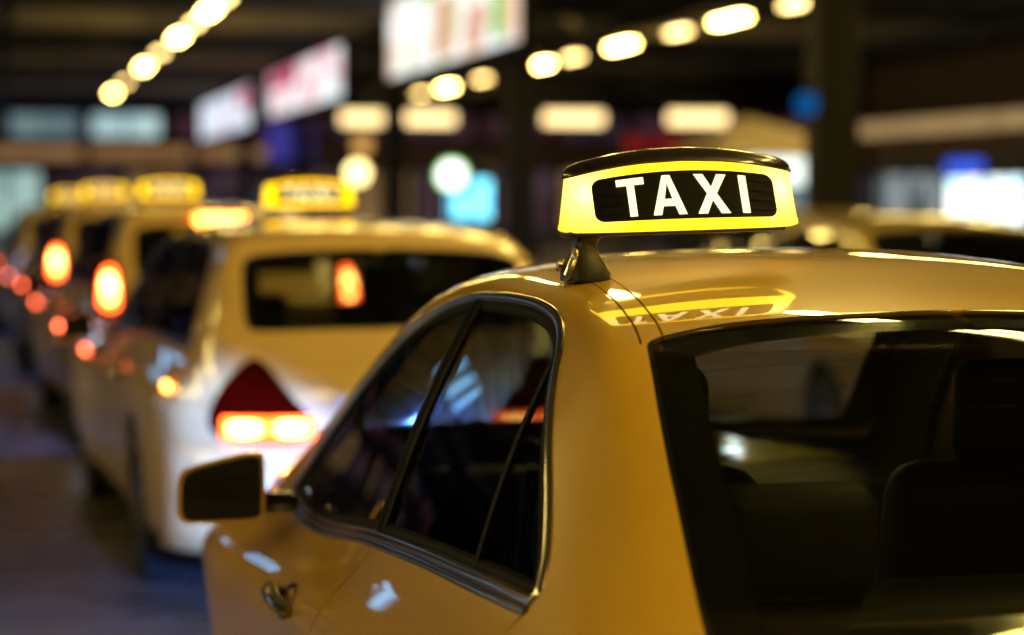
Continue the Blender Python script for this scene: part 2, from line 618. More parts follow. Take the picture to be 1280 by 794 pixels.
class Skin:
    """cuts the half skin into panels along outlines"""

    def __init__(self, S, polys, lines, grid, y0, y1):
        self.S = S
        V, E = [], []

        def put(pl, closed=True):
            o = len(V)
            V.extend([Vector(p) for p in pl])
            n = len(pl)
            E.extend([(o + i, o + (i + 1) % n) for i in range(n if closed else n - 1)])
        wmax = WC[-1]
        rect = []
        ny = int((y1 - y0) / grid)
        rect += [(y0 + (y1 - y0) * i / ny, 0) for i in range(ny)]
        nw = int(wmax / grid)
        rect += [(y1, wmax * i / nw) for i in range(nw)]
        rect += [(y1 - (y1 - y0) * i / ny, wmax) for i in range(ny)]
        rect += [(y0, wmax - wmax * i / nw) for i in range(nw)]
        put(rect)
        for p in polys.values():
            put(p)
        for l in lines:
            put(l, False)
        gy = np.arange(y0 + grid, y1 - grid * 0.5, grid)
        gw = np.arange(grid, wmax - grid * 0.5, grid * 0.9)
        G = np.array([(a + (grid * 0.5 if k % 2 else 0), b) for k, b in enumerate(gw) for a in gy])
        G = G[(G[:, 0] < y1 - 0.01)]
        # keep grid points off the outlines
        keep = np.ones(len(G), bool)
        for p in list(polys.values()) + list(lines):
            q = np.array(resample(p, grid * 0.35, closed=False))
            for c in q:
                keep &= (np.abs(G - c).max(1) > grid * 0.3)
        V.extend([Vector(p) for p in G[keep]])
        r = delaunay_2d_cdt(V, E, [], 0, 1e-6)
        self.V2 = np.array([tuple(v) for v in r[0]])
        F = np.array([f for f in r[2] if len(f) == 3])
        cen = self.V2[F].mean(1)
        ok = (cen[:, 0] > y0) & (cen[:, 0] < y1) & (cen[:, 1] > 0) & (cen[:, 1] < wmax)
        self.F, self.cen = F[ok], cen[ok]
        self.polys = polys

    def mask(self, name):
        return inside(self.polys[name], self.cen)

    def piece(self, mask, off=0.0, lip=0.0, sides=(1,)):
        """returns V, F, N for the triangles in mask; sides 1 = left, -1 = right"""
        S = self.S
        F = self.F[mask]
        used = np.unique(F)
        mp = -np.ones(len(self.V2), int)
        mp[used] = np.arange(len(used))
        F = mp[F]
        uv = self.V2[used]
        Pn = S.Nn(uv[:, 0], uv[:, 1])
        Pp = S.P(uv[:, 0], uv[:, 1]) + Pn * off
        # orientation
        a, b, c = Pp[F[:, 0]], Pp[F[:, 1]], Pp[F[:, 2]]
        flip = (np.cross(b - a, c - a) * Pn[F[:, 0]]).sum(1) < 0
        F[flip] = F[flip][:, ::-1]
        V, N, FF = [*Pp], [*Pn], [tuple(f) for f in F]
        if lip:
            ed = {}
            for f in FF:
                for i in range(3):
                    e = (f[i], f[(i + 1) % 3])
                    ed[e] = 1
            for (i, j) in list(ed):
                if (j, i) in ed:
                    continue
                if abs(uv[i, 1]) < 1e-6 and abs(uv[j, 1]) < 1e-6:
                    continue
                t = Pp[j] - Pp[i]
                nb = np.cross(t, Pn[i])
                nb /= max(np.linalg.norm(nb), 1e-9)
                o = len(V)
                V += [Pp[i], Pp[j], Pp[j] - Pn[j] * lip, Pp[i] - Pn[i] * lip]
                N += [nb] * 4
                FF.append((o + 3, o + 2, o + 1, o))
                FF[-1] = (o, o + 3, o + 2, o + 1)
        V, N = np.array(V), np.array(N)
        VV, NN, F2 = [], [], []
        for s in sides:
            o = len(VV)
            m = np.array([s, 1, 1])
            VV += [*(V * m)]
            NN += [*(N * m)]
            F2 += [tuple(i + o for i in (f if s == 1 else f[::-1])) for f in FF]
        return VV, F2, NN


def ribbon(S, path, prof, closed=True, sides=(1,)):
    """sweep a profile of (offset along surface, height) round a path of (y, w); offset > 0 is outwards"""
    q = np.array(path, float)
    Pp, Pn = S.P(q[:, 0], q[:, 1]), S.Nn(q[:, 0], q[:, 1])
    if closed:
        t = np.roll(Pp, -1, 0) - np.roll(Pp, 1, 0)
    else:
        t = np.gradient(Pp, axis=0)
    t /= np.linalg.norm(t, axis=1, keepdims=True)
    b = np.cross(t, Pn)
    area = 0.5 * np.sum(q[:, 0] * np.roll(q[:, 1], -1) - np.roll(q[:, 0], -1) * q[:, 1])
    cen = Pp.mean(0)
    if closed and ((Pp - cen) * b).sum() < 0:
        b = -b
    n, k = len(q), len(prof)
    mb = MB()
    for s in sides:
        vs = []
        for o, h in prof:
            for i in range(n):
                p = Pp[i] + b[i] * o + Pn[i] * h
                vs.append((p[0] * s, p[1], p[2]))
        fs = []
        for a in range(k - 1):
            for i in range(n if closed else n - 1):
                j = (i + 1) % n
                fs.append((a * n + i, a * n + j, (a + 1) * n + j, (a + 1) * n + i))
        mb.add(vs, fs)
    return mb


# ------------------------------------------------------------------ car specifications
FRONT_ZC = [(2.4, 1.486), (2.7, 1.476), (2.95, 1.448), (3.3, 1.318), (3.6, 1.168), (3.9, 1.012), (4.0, .978), (4.4, .915), (4.7, .83), (4.82, .72), (4.87, .62)]
FRONT_RAIL = [(2.4, .553, 1.432), (2.7, .562, 1.415), (2.95, .585, 1.372), (3.1, .603, 1.325), (3.3, .635, 1.24), (3.5, .675, 1.135), (3.7, .72, 1.02), (3.9, .755, .935),
              (4.0, .755, .91), (4.4, .73, .86), (4.7, .65, .775), (4.82, .58, .68), (4.87, .5, .6)]
FRONT_BELT = [(2.25, .80, .955), (3.07, .805, .878), (3.56, .80, .865), (3.9, .79, .86), (4.4, .76, .80), (4.7, .69, .72), (4.87, .55, .56)]
FRONT_SH = [(2, .925, .775), (2.7, .932, .75), (3.3, .96, .735), (3.8, .985, .73), (4.2, .955, .70), (4.6, .86, .66), (4.8, .72, .60), (4.87, .6, .52)]
FRONT_SILL = [(1, .885, .22), (3, .885, .22), (4, .91, .22), (4.5, .84, .22), (4.8, .68, .24), (4.87, .58, .28)]

SEDAN = dict(
    L=4.87, crown=2.8,
    zc=[(0, .92), (.05, .975), (.15, 1.0), (.5, 1.015), (.68, 1.02), (.78, 1.03), (.87, 1.065), (1.08, 1.178), (1.27, 1.292), (1.42, 1.380), (1.52, 1.408), (1.8, 1.449), (2.1, 1.476)] + FRONT_ZC,
    rail=[(0, .60, .89), (.05, .64, .95), (.15, .67, .97), (.5, .67, .985), (.72, .66, .99), (.87, .645, 1.025), (1.08, .622, 1.128), (1.27, .600, 1.242), (1.42, .584, 1.352),
          (1.52, .575, 1.385), (1.7, .565, 1.410), (2.0, .557, 1.430)] + FRONT_RAIL,
    belt=[(0, .66, .88), (.15, .72, .965), (.5, .735, .95), (.87, .75, .972), (1.22, .765, 1.003), (1.54, .778, .995)] + FRONT_BELT,
    shoulder=[(0, .74, .72), (.05, .80, .76), (.15, .845, .79), (.5, .89, .80), (1.0, .915, .80)] + FRONT_SH,
    sill=[(0, .68, .35), (.15, .80, .28), (.5, .86, .24)] + FRONT_SILL,
    dlo=[(3.64, .892), (3.58, .888), (3.30, .888), (3.07, .898), (2.65, .938), (2.25, .976), (1.9, 1.000), (1.54, 1.016), (1.30, 1.026), (1.212, 1.030),
         (1.257, 1.075), (1.364, 1.151), (1.457, 1.211), (1.605, 1.299), (1.668, 1.345), (1.76, 1.380), (1.90, 1.395), (2.12, 1.400), (2.367, 1.394), (2.55, 1.382),
         (2.712, 1.360), (2.93, 1.305), (3.134, 1.216), (3.32, 1.105), (3.50, .985), (3.60, .915)],
    belt_line=[(1.2, 1.028), (1.54, 1.016), (2.25, .976), (3.07, .898), (3.3, .888), (3.65, .888)],
    pillars=[((2.30, .97), (2.435, 1.40), .085), ((1.535, 1.012), (1.66, 1.32), .020)],
    rear_win=[(.775, .0), (.775, .30), (.785, .50), (.80, .585), (.82, .607), (.87, .600), (1.08, .570), (1.27, .546), (1.42, .526), (1.446, .518), (1.462, .49), (1.495, .36), (1.52, .0)],
    rear_centre=(.775, 1.52),
    screen=[(2.99, 0), (2.985, .35), (2.97, .53), (3.1, .572), (3.4, .628), (3.7, .692), (3.80, .705), (3.90, .45), (3.93, 0)],
    doors=[[(3.60, None), (3.60, .62), (3.56, .45), (3.50, .30), (2.345, .30), (2.325, .7), (2.30, None)],
           [(2.30, None), (2.325, .7), (2.345, .30), (1.58, .30), (1.53, .48), (1.44, .66), (1.31, .83), (1.24, .95), (1.20, None)]],
    wheels=(1.14, 4.02), handles=((2.70, .785), (1.62, .82)))

EST_ZC = [(0, .93), (.04, .99), (.10, 1.045), (.16, 1.105), (.42, 1.385), (.50, 1.435), (.6, 1.458), (.9, 1.475), (1.5, 1.486)]
ESTATE = dict(SEDAN)
ESTATE.update(
    crown=3.0,
    zc=EST_ZC + FRONT_ZC,
    rail=[(0, .60, .91), (.04, .655, .97), (.10, .665, 1.03), (.16, .655, 1.09), (.42, .605, 1.36), (.50, .59, 1.402), (.6, .582, 1.42), (.9, .575, 1.436), (1.5, .566, 1.440)] + FRONT_RAIL,
    belt=[(0, .68, .84), (.10, .735, .93), (.16, .745, .945), (.5, .755, .965), (1.22, .775, .985), (1.7, .79, .98)] + FRONT_BELT,
    shoulder=[(0, .70, .70), (.05, .77, .74), (.15, .845, .77), (.5, .895, .79), (1.0, .915, .79)] + FRONT_SH,
    dlo=[(3.64, .892), (3.58, .888), (3.30, .888), (3.07, .898), (2.65, .938), (2.25, .972), (1.7, .998), (1.0, 1.005), (.55, 1.01), (.42, 1.02),
         (.47, 1.10), (.58, 1.22), (.72, 1.34), (.85, 1.385), (1.1, 1.398), (1.6, 1.402), (2.12, 1.400), (2.367, 1.394), (2.55, 1.382),
         (2.712, 1.360), (2.93, 1.305), (3.134, 1.216), (3.32, 1.105), (3.50, .985), (3.60, .915)],
    belt_line=[(.4, 1.01), (1.0, 1.005), (1.7, .998), (2.25, .972), (3.07, .898), (3.3, .888), (3.65, .888)],
    pillars=[((2.30, .97), (2.435, 1.40), .085), ((1.35, 1.0), (1.42, 1.40), .07)],
    rear_win=[(.135, 0), (.135, .3), (.135, .52), (.15, .565), (.30, .555), (.37, .545), (.405, .515), (.41, .3), (.415, 0)],
    rear_centre=(.135, .415))


def zscale(spec, k):
    s = dict(spec)
    for key in ('rail', 'belt', 'shoulder', 'sill'):
        s[key] = [(a, b, c * (k if c > .6 else 1)) for a, b, c in spec[key]]
    s['zc'] = [(a, c * k) for a, c in spec['zc']]
    s['dlo'] = [(a, c * k) for a, c in spec['dlo']]
    s['belt_line'] = [(a, c * k) for a, c in spec['belt_line']]
    s['pillars'] = [((a, b * k), (c, d * k), w) for (a, b), (c, d), w in spec['pillars']]
    return s


def wheel_parts(root, x, y, side, r=0.325):
    w = MB()
    wd = 0.11
    prof = [(r * .62, -wd), (r * .86, -wd), (r * .97, -wd * .85), (r, -wd * .5), (r, wd * .5), (r * .97, wd * .85), (r * .86, wd), (r * .62, wd)]
    w.lathe(prof, 36, 'x', cap=False)
    o = w.build('wheel', M['tyre'], root)
    o.location = (x, y, r)
    m = MB()
    f = -side * 0.0
    e = wd * .8 * (-1 if side < 0 else 1)
    m.lathe([(r * .63, -wd * .9), (r * .66, -wd * .9), (r * .66, wd * .9), (r * .63, wd * .9), (r * .60, 0), (r * .63, -wd * .9)], 36, 'x', cap=False)
    for k in range(10):
        a = 2 * math.pi * k / 10
        ca, sa = math.cos(a), math.sin(a)
        vs = []
        for rr, hw, dx in ((r * .12, .026, e * .75), (r * .64, .018, e)):
            for q in (-1, 1):
                for dd in (0, -.03 * (1 if e > 0 else -1)):
                    yy, zz = rr * ca - q * hw * sa, rr * sa + q * hw * ca
                    vs.append((dx + dd, yy, zz))
        m.add(vs, [(0, 1, 3, 2), (4, 6, 7, 5), (0, 4, 5, 1), (2, 3, 7, 6), (0, 2, 6, 4), (1, 5, 7, 3)])
    m.lathe([(0.001, e * .82), (r * .15, e * .8), (r * .17, e * .6), (r * .17, e * .3)], 20, 'x', cap=False)
    rim = m.build('rim', M['rim'], o)
    return o


def seat_mesh():
    m = MB()
    rot = Matrix.Rotation(R(14), 3, 'X')
    m.rbox((0, 0, .33), (.50, .52, .17), .06)
    m.rbox((0, -.33, .68), (.50, .15, .66), .07, rot=rot)
    return m


def make_car(name, label, spec, loc, rz, grid, paint='paint', fine=False, lights='triangle', brake=True, headlamps=False, group=None, plate=True):
    root = thing(name, label, 'taxi', loc, rz, group)
    S = Surf(spec)
    root_S = S
    L = spec['L']
    step = grid * 0.5
    polys = {}
    dl = []
    for p in spec['dlo']:
        dl += [p] * (2 if p in ((1.212, 1.030), (3.64, .892)) else 1)
    dlo2 = chaikin(S.side(dl), 3)
    dlo2 = resample(dlo2, step * (0.5 if fine else 1))
    polys['dlo'] = dlo2
    rw_half = resample(chaikin(S.top(spec['rear_win']), 1, closed=False), step * .6, closed=False)
    rw_half[0] = (rw_half[0][0], -0.02)
    rw_half[-1] = (rw_half[-1][0], -0.02)
    ws_half = resample(chaikin(S.top(spec['screen']), 2, closed=False), step, closed=False)
    ws_half[0] = (ws_half[0][0], -0.02)
    ws_half[-1] = (ws_half[-1][0], -0.02)
    polys['rear'] = rw_half
    polys['screen'] = ws_half
    bl = spec['belt_line']
    blz = lambda y: float(np.interp(y, [b[0] for b in bl], [b[1] for b in bl]))
    for k, d in enumerate(spec['doors']):
        pts = []
        top = [p for p in d if p[1] is None]
        for (y, z) in d:
            pts.append((y, blz(y) - .013 if z is None else z))
        # belt edge follows the belt line
        ya, yb = pts[-1][0], pts[0][0]
        extra = [(y, blz(y) - .013) for y in np.linspace(ya, yb, 10)[1:-1]]
        poly = resample(S.side(pts + extra), step * (0.6 if fine else 1))
        poly = resample(chaikin(poly, 1), step * (0.6 if fine else 1))
        g = .0035
        polys['door_out%d' % k] = offset_poly(poly, g * 0.7)
        polys['door_in%d' % k] = offset_poly(poly, g * 2.4)
    for k, yw in enumerate(spec['wheels']):
        arc = []
        for a in np.linspace(-18, 198, 26):
            arc.append((yw + .375 * math.cos(R(a)), .325 + .375 * math.sin(R(a))))
        p = S.side([q for q in arc])
        p = [(a, b) for a, b in p]
        p = [(p[0][0], WC[-1] + .05)] + p + [(p[-1][0], WC[-1] + .05)]
        polys['arch%d' % k] = p
    if fine:
        mould = [(1.44, .535), (1.48, .530), (1.60, .518), (1.80, .497), (2.0, .482), (2.3, .472), (2.6, .475), (2.9, .505)]
        st = []
        for off, (nm) in ((.0, 'groove_a'), (.036, 'groove_b')):
            a = [(y, x - off) for y, x in mould]
            b = [(y, x - off - .0038) for y, x in mould][::-1]
            polys[nm] = resample(S.top(a + b), .012)
    lines = []
    for (b0, b1, wdt) in spec['pillars']:
        lines.append(S.side([(b0[0] + (b1[0] - b0[0]) * t, b0[1] + (b1[1] - b0[1]) * t) for t in np.linspace(-.02, 1.03, 12)]))
    sk = Skin(S, polys, lines, grid, 0.0, L)
    used = np.zeros(len(sk.F), bool)
    m_dlo, m_rear, m_scr = sk.mask('dlo'), sk.mask('rear'), sk.mask('screen')
    arches = sk.mask('arch0') | sk.mask('arch1')
    used |= m_dlo | m_rear | m_scr | arches
    seal = np.zeros(len(sk.F), bool)
    doorm = []
    for k in range(len(spec['doors'])):
        o, i = sk.mask('door_out%d' % k), sk.mask('door_in%d' % k)
        i &= ~arches
        doorm.append(i & ~used)
        seal |= o & ~i & ~used
    for i in doorm:
        used |= i
    if fine:
        gr = sk.mask('groove_a') | sk.mask('groove_b')
        seal |= gr & ~used
    body = ~used & ~seal
    for s in (1, -1):
        pass
    custom_mesh('body', *sk_vfn(sk, body, 0, .02, (1, -1)), M[paint], root)
    green = body & (sk.cen[:, 1] < WC[2] - .02) & (sk.cen[:, 0] > (.80 if spec is SEDAN else .12)) & (sk.cen[:, 0] < 3.95) & (sk.cen[:, 0] - 3.0 < 3 * sk.cen[:, 1])
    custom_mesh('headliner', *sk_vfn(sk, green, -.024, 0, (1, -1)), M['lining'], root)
    for side in (1, -1):
        custom_mesh('door_seal', *sk_vfn(sk, seal, -.009, 0, (side,)), M['rubber'], root)
    # doors with handles
    for side in (1, -1):
        for k, dm in enumerate(doorm):
            d = custom_mesh('door', *sk_vfn(sk, dm, 0, .02, (side,)), M[paint], root)
            hy, hz = spec['handles'][k]
            make_handle(S, hy, hz, side, d, fine, paint)
    # glass
    custom_mesh('windscreen', *sk_vfn(sk, m_scr, -.004, 0, (1, -1)), M['screen_glass'], root)
    custom_mesh('rear_window', *sk_vfn(sk, m_rear, -.004, 0, (1, -1)), M['rear_glass'], root)
    # split the side glass along the pillars
    def cross(line):
        a, b = np.array(line[0]), np.array(line[-1])
        return (b[0] - a[0]) * (sk.cen[:, 1] - a[1]) - (b[1] - a[1]) * (sk.cen[:, 0] - a[0])
    c0 = cross(lines[0]) > 0
    c1 = cross(lines[1]) > 0
    for side in (1, -1):
        for msk in (m_dlo & ~c0, m_dlo & c0 & ~c1, m_dlo & c0 & c1):
            if msk.sum() > 2:
                custom_mesh('side_window', *sk_vfn(sk, msk, -.006, 0, (side,)), M['side_glass'], root)
    # trim round the side glass, black rubber inside it, frit round the screens
    tb = [(.0165, .0), (.016, .0035), (.013, .0055), (.0075, .006), (.002, .0052), (-.003, .003), (-.005, -.006)]
    for side in (1, -1):
        ribbon(S, dlo2, tb, True, (side,)).build('window_trim', M['chrome'], root, angle=60)
        ribbon(S, dlo2, [(-.004, -.001), (-.006, .0012), (-.013, .001), (-.022, -.004), (-.023, -.008)], True, (side,)).build('window_seal', M['rubber'], root, angle=60)
        belt = [(y, z - .0195) for y, z in ((b[0], b[1]) for b in spec['dlo']) if z < np.interp(y, [q[0] for q in bl], [q[1] for q in bl]) + .012]
        belt = sorted(set(belt))
        belt = resample(chaikin(S.side(belt), 4, closed=False), step, closed=False)
        ribbon(S, belt, [(-.0095, -.002), (-.009, .0025), (-.007, .0045), (-.002, .0058), (.003, .0056), (.0065, .004), (.0082, .002), (.0085, -.002)], False, (side,)).build('belt_moulding', M['chrome'], root, angle=60)
        for (b0, b1, wdt) in spec['pillars']:
            line = S.side([(b0[0] + (b1[0] - b0[0]) * t, b0[1] + (b1[1] - b0[1]) * t) for t in np.linspace(-.0, 1.0, 14)])
            h = wdt / 2
            pr = [(-h, -.006), (-h, .002), (h, .002), (h, -.006)] if h < .02 else [(-h, -.006), (-h, .0015), (-h + .004, .003), (-h * .30, .003), (-h * .26, .0046), (-h * .22, .003), (h * .22, .003), (h * .26, .0046), (h * .30, .003), (h - .004, .003), (h, .0015), (h, -.006)]
            ribbon(S, line, pr, False, (side,)).build('pillar_trim', M['pillar_black'] if h > .02 else M['rubber'], root, angle=40)
    fw = .068 if fine else .035
    for nm, half in (('rear_window_border', rw_half), ('windscreen_border', ws_half)):
        core = [p for p in half if p[1] > 0]
        mb = ribbon(S, core, [(.004, .0), (.0, .0012), (-.004, .0)], False, (1, -1))
        # dark ceramic border on the inside of the glass
        loop = core + []
        q = np.array(core)
        cen = np.array([(q[:, 0].min() + q[:, 0].max()) / 2, 0])
        inner = offset_open(core, cen, fw)
        vs, fs = [], []
        for s in (1, -1):
            o = len(vs)
            A = S.P(q[:, 0], q[:, 1]) - S.Nn(q[:, 0], q[:, 1]) * .0065
            ii = np.array(inner)
            B = S.P(ii[:, 0], np.maximum(ii[:, 1], 0)) - S.Nn(ii[:, 0], np.maximum(ii[:, 1], 0)) * .0065
            A = A * [s, 1, 1]
            B = B * [s, 1, 1]
            n = len(A)
            vs += [*A, *B]
            fs += [(o + i, o + i + 1, o + n + i + 1, o + n + i) for i in range(n - 1)]
        mb.add(vs, fs)
        mb.build(nm, M['gloss_black'], root, fix=False)
    if fine:
        # heating wires printed on the rear glass
        mb = MB()
        y0, y1 = spec['rear_centre']
        for k in range(13):
            yy = y0 + .05 + (y1 - y0 - .10) * k / 12
            xe = np.interp(yy, [.8, 1.27, 1.45], [.55, .50, .45])
            xs_ = np.linspace(-xe, xe, 25)
            w_ = np.array([S.w_x(yy, x) for x in xs_])
            pp = S.P(np.full(25, yy), w_) - S.Nn(np.full(25, yy), w_) * .0052
            pp[:, 0] = np.abs(pp[:, 0]) * np.sign(xs_)
            vs = []
            for p in pp:
                vs += [p, p + np.array([0, .0011, .0006])]
            mb.add(vs, [(2 * i, 2 * i + 1, 2 * i + 3, 2 * i + 2) for i in range(24)])
        mb.build('heating_wire', M['gloss_black'], root, fix=False)
    # closed rounded ends
    for (yend, sgn, nm, bulge) in ((0.0, -1, 'rear_panel', .07), (L, 1, 'front_panel', .05)):
        i = 0 if sgn < 0 else len(S.ys) - 1
        sec = S.T[i]
        loop = np.concatenate([sec, (sec[::-1] * [-1, 1, 1])[:-1]])[::3]
        zm = (loop[:, 2].max() + loop[:, 2].min()) / 2
        rings = []
        for s, b in ((1, 0), (.985, .22), (.95, .45), (.88, .66), (.75, .84), (.5, .96), (.2, 1.0)):
            rr = loop.copy()
            rr[:, 0] *= s
            rr[:, 2] = zm + (rr[:, 2] - zm) * s
            rr[:, 1] = yend + sgn * bulge * b
            rings.append(rr)
        n = len(loop)
        mb = MB()
        mb.add(np.concatenate(rings), [(k * n + a, k * n + (a + 1) % n, (k + 1) * n + (a + 1) % n, (k + 1) * n + a) for k in range(len(rings) - 1) for a in range(n)]
               + [tuple((len(rings) - 1) * n + a for a in range(n))])
        mb.build(nm, M[paint], root, angle=50)
    # bumpers
    for (y0, sgn, nm) in ((-.085, 1, 'rear_bumper'), (L + .06, -1, 'front_bumper')):
        mb = MB()
        prof = [(.0, .66), (-.03, .64), (-.035, .50), (-.02, .34), (.02, .26), (.12, .24)]
        xs_ = np.linspace(-1, 1, 41)
        vs = []
        for o, z in prof:
            for t in xs_:
                x = .875 * math.copysign(abs(math.sin(t * math.pi / 2)) ** .9, t)
                yy = y0 + sgn * (.42 * max(0, abs(t) - .35) ** 2.2 / .65 ** 2.2 * 1.0) + sgn * o
                vs.append((x, yy, z))
        n = 41
        fs = [(a * n + b, a * n + b + 1, (a + 1) * n + b + 1, (a + 1) * n + b) for a in range(len(prof) - 1) for b in range(n - 1)]
        fs.append(tuple(range(n)))
        mb.add(vs, fs[:-1])
        mb.build(nm, M[paint], root, angle=60)
    # wheels, wells and underbody
    for yw in spec['wheels']:
        for side in (-1, 1):
            wheel_parts(root, side * .79, yw, side)
    mb = MB()
    for yw in spec['wheels']:
        for side in (-1, 1):
            mb.lathe([(.385, side * .60), (.385, side * .885)], 28, 'x', c=(0, yw, .325), cap=False)
            mb.lathe([(.001, side * .60), (.385, side * .60)], 28, 'x', c=(0, yw, .325), cap=False)
    mb.box((0, L / 2, .23), (1.3, L - .5, .08))
    mb.build('underbody', M['underside'], root, fix=False)
    # taillights
    for side in (-1, 1):
        make_taillight(root, side, lights, brake)
        make_headlight(root, side, L, headlamps)
    # third brake lamp, plate
    cy, cz = spec['rear_centre'][1], 0
    if lights != 'none':
        yb = spec['rear_centre'][1]
        zb = float(np.interp(yb, S.ys, S.T[:, 0, 2]))
        tall = lights == 'tall'
        mb = MB().rbox((0, yb + (.02 if tall else .0), zb + (.022 if tall else -.03)), (.30, .05, .05) if tall else (.26, .02, .012), .006, 2)
        mb.build('high_brake_light', M['brake_high'] if (brake and lights == 'tall') else M['red_lens'], root)
    if plate:
        mb = MB().rbox((0, -.10, .80 if lights != 'low' else .55), (.52, .012, .11), .01, 2)
        pl = mb.build('number_plate', M['plate'], root)
    if not fine:  # added glowing chips stand in for taillight reflections on flanks and mirrors
        for nm, y, z, mt in (('side_glint', .32, .86, 'glint_amber'), ('side_glint', 3.62, .80, 'glint_red'), ('mirror_glint', 3.30, .94, 'glint_red')):
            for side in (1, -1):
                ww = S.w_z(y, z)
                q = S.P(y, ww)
                xx = (q[0] - .012 if nm == 'side_glint' else -1.075) * side
                MB().rbox((xx, y - (.02 if nm == 'mirror_glint' else 0), z), (.02, .05, .03), .006, 2).build(nm, M[mt], root)
    interior(root, S)
    mirror(root, S, fine, paint)
    return root, S


def sk_vfn(sk, mask, off, lip, sides):
    return sk.piece(mask, off, lip, sides)


def offset_open(core, cen, d):
    q = np.array(core, float)
    t = np.gradient(q, axis=0)
    t /= np.linalg.norm(t, axis=1, keepdims=True)
    n = np.stack([-t[:, 1], t[:, 0]], 1)
    if ((cen - q) * n).sum() < 0:
        n = -n
    return [tuple(a) for a in q + n * d]


def make_handle(S, hy, hz, side, door, fine, paint):
    w = S.w_z(hy, hz)
    p = S.P(hy, w)
    n = S.Nn(hy, w)
    # cup
    mb = MB()
    def pt(a, r, h):
        y, z = hy + .088 * r * math.cos(a), hz + .031 * r * math.sin(a)
        ww = S.w_z(y, z)
        q = S.P(y, ww) + S.Nn(y, ww) * h
        return (q[0] * side, q[1], q[2])
    rings = [(1.06, .0008), (1.02, .0014), (.96, .0009)]
    n_ = 28
    vs = [pt(2 * math.pi * k / n_, r, h) for r, h in rings for k in range(n_)]
    fs = [(a * n_ + k, a * n_ + (k + 1) % n_, (a + 1) * n_ + (k + 1) % n_, (a + 1) * n_ + k) for a in range(len(rings) - 1) for k in range(n_)]
    fs.append(tuple((len(rings) - 1) * n_ + k for k in range(n_)))
    mb.add(vs, fs)
    mb.build('handle_cup', M['gloss_black'], door, fix=False)
    path, rs = [], []
    for t in np.linspace(-1, 1, 17):
        y = hy + .115 * t
        z = hz + .004 * t
        ww = S.w_z(y, z)
        q = S.P(y, ww) + S.Nn(y, ww) * (.026 * (1 - abs(t) ** 4) + .004)
        path.append((q[0] * side, q[1], q[2]))
        rs.append(.0165 - .005 * abs(t) ** 3)
    mb = MB().tube(path, rs, 10)
    h = mb.build('handle', M['chrome'], door)
    path2 = [(x + side * -.012, y, z) for x, y, z in path]
    mb = MB().tube([(x - side * .0145, y, z) for x, y, z in path[1:-1]], .004, 6)
    mb.build('handle_trim', M['chrome'], door)


def lens_mesh(poly, fy, side, back, grid=.03):
    """solid lens over outline poly (x, z): front follows fy(x, z), the back lies `back` metres behind it"""
    poly = resample(poly, grid * .8)
    q = np.array(poly)
    V = [Vector(p) for p in poly]
    for gx in np.arange(q[:, 0].min() + grid / 2, q[:, 0].max(), grid):
        for gz in np.arange(q[:, 1].min() + grid / 2, q[:, 1].max(), grid):
            g = np.array([[gx, gz]])
            if inside(q, g)[0] and np.abs(q - g).max(1).min() > grid * .4:
                V.append(Vector((gx, gz)))
    n = len(poly)
    r = delaunay_2d_cdt(V, [(i, (i + 1) % n) for i in range(n)], [], 1, 1e-6)
    P2 = [tuple(p) for p in r[0]]
    vs = [(side * x, fy(x, z), z) for x, z in P2]
    o = len(vs)
    vs += [(side * x * .985, fy(x, z) + back, z) for x, z in poly]
    front = [tuple(f) for f in r[2]]
    vs += [(side * x, fy(x, z), z) for x, z in poly]
    m = o + n
    sides_ = [(m + i, m + (i + 1) % n, o + (i + 1) % n, o + i) for i in range(n)]
    mb = MB()
    mb.add(vs, front + sides_)
    return mb


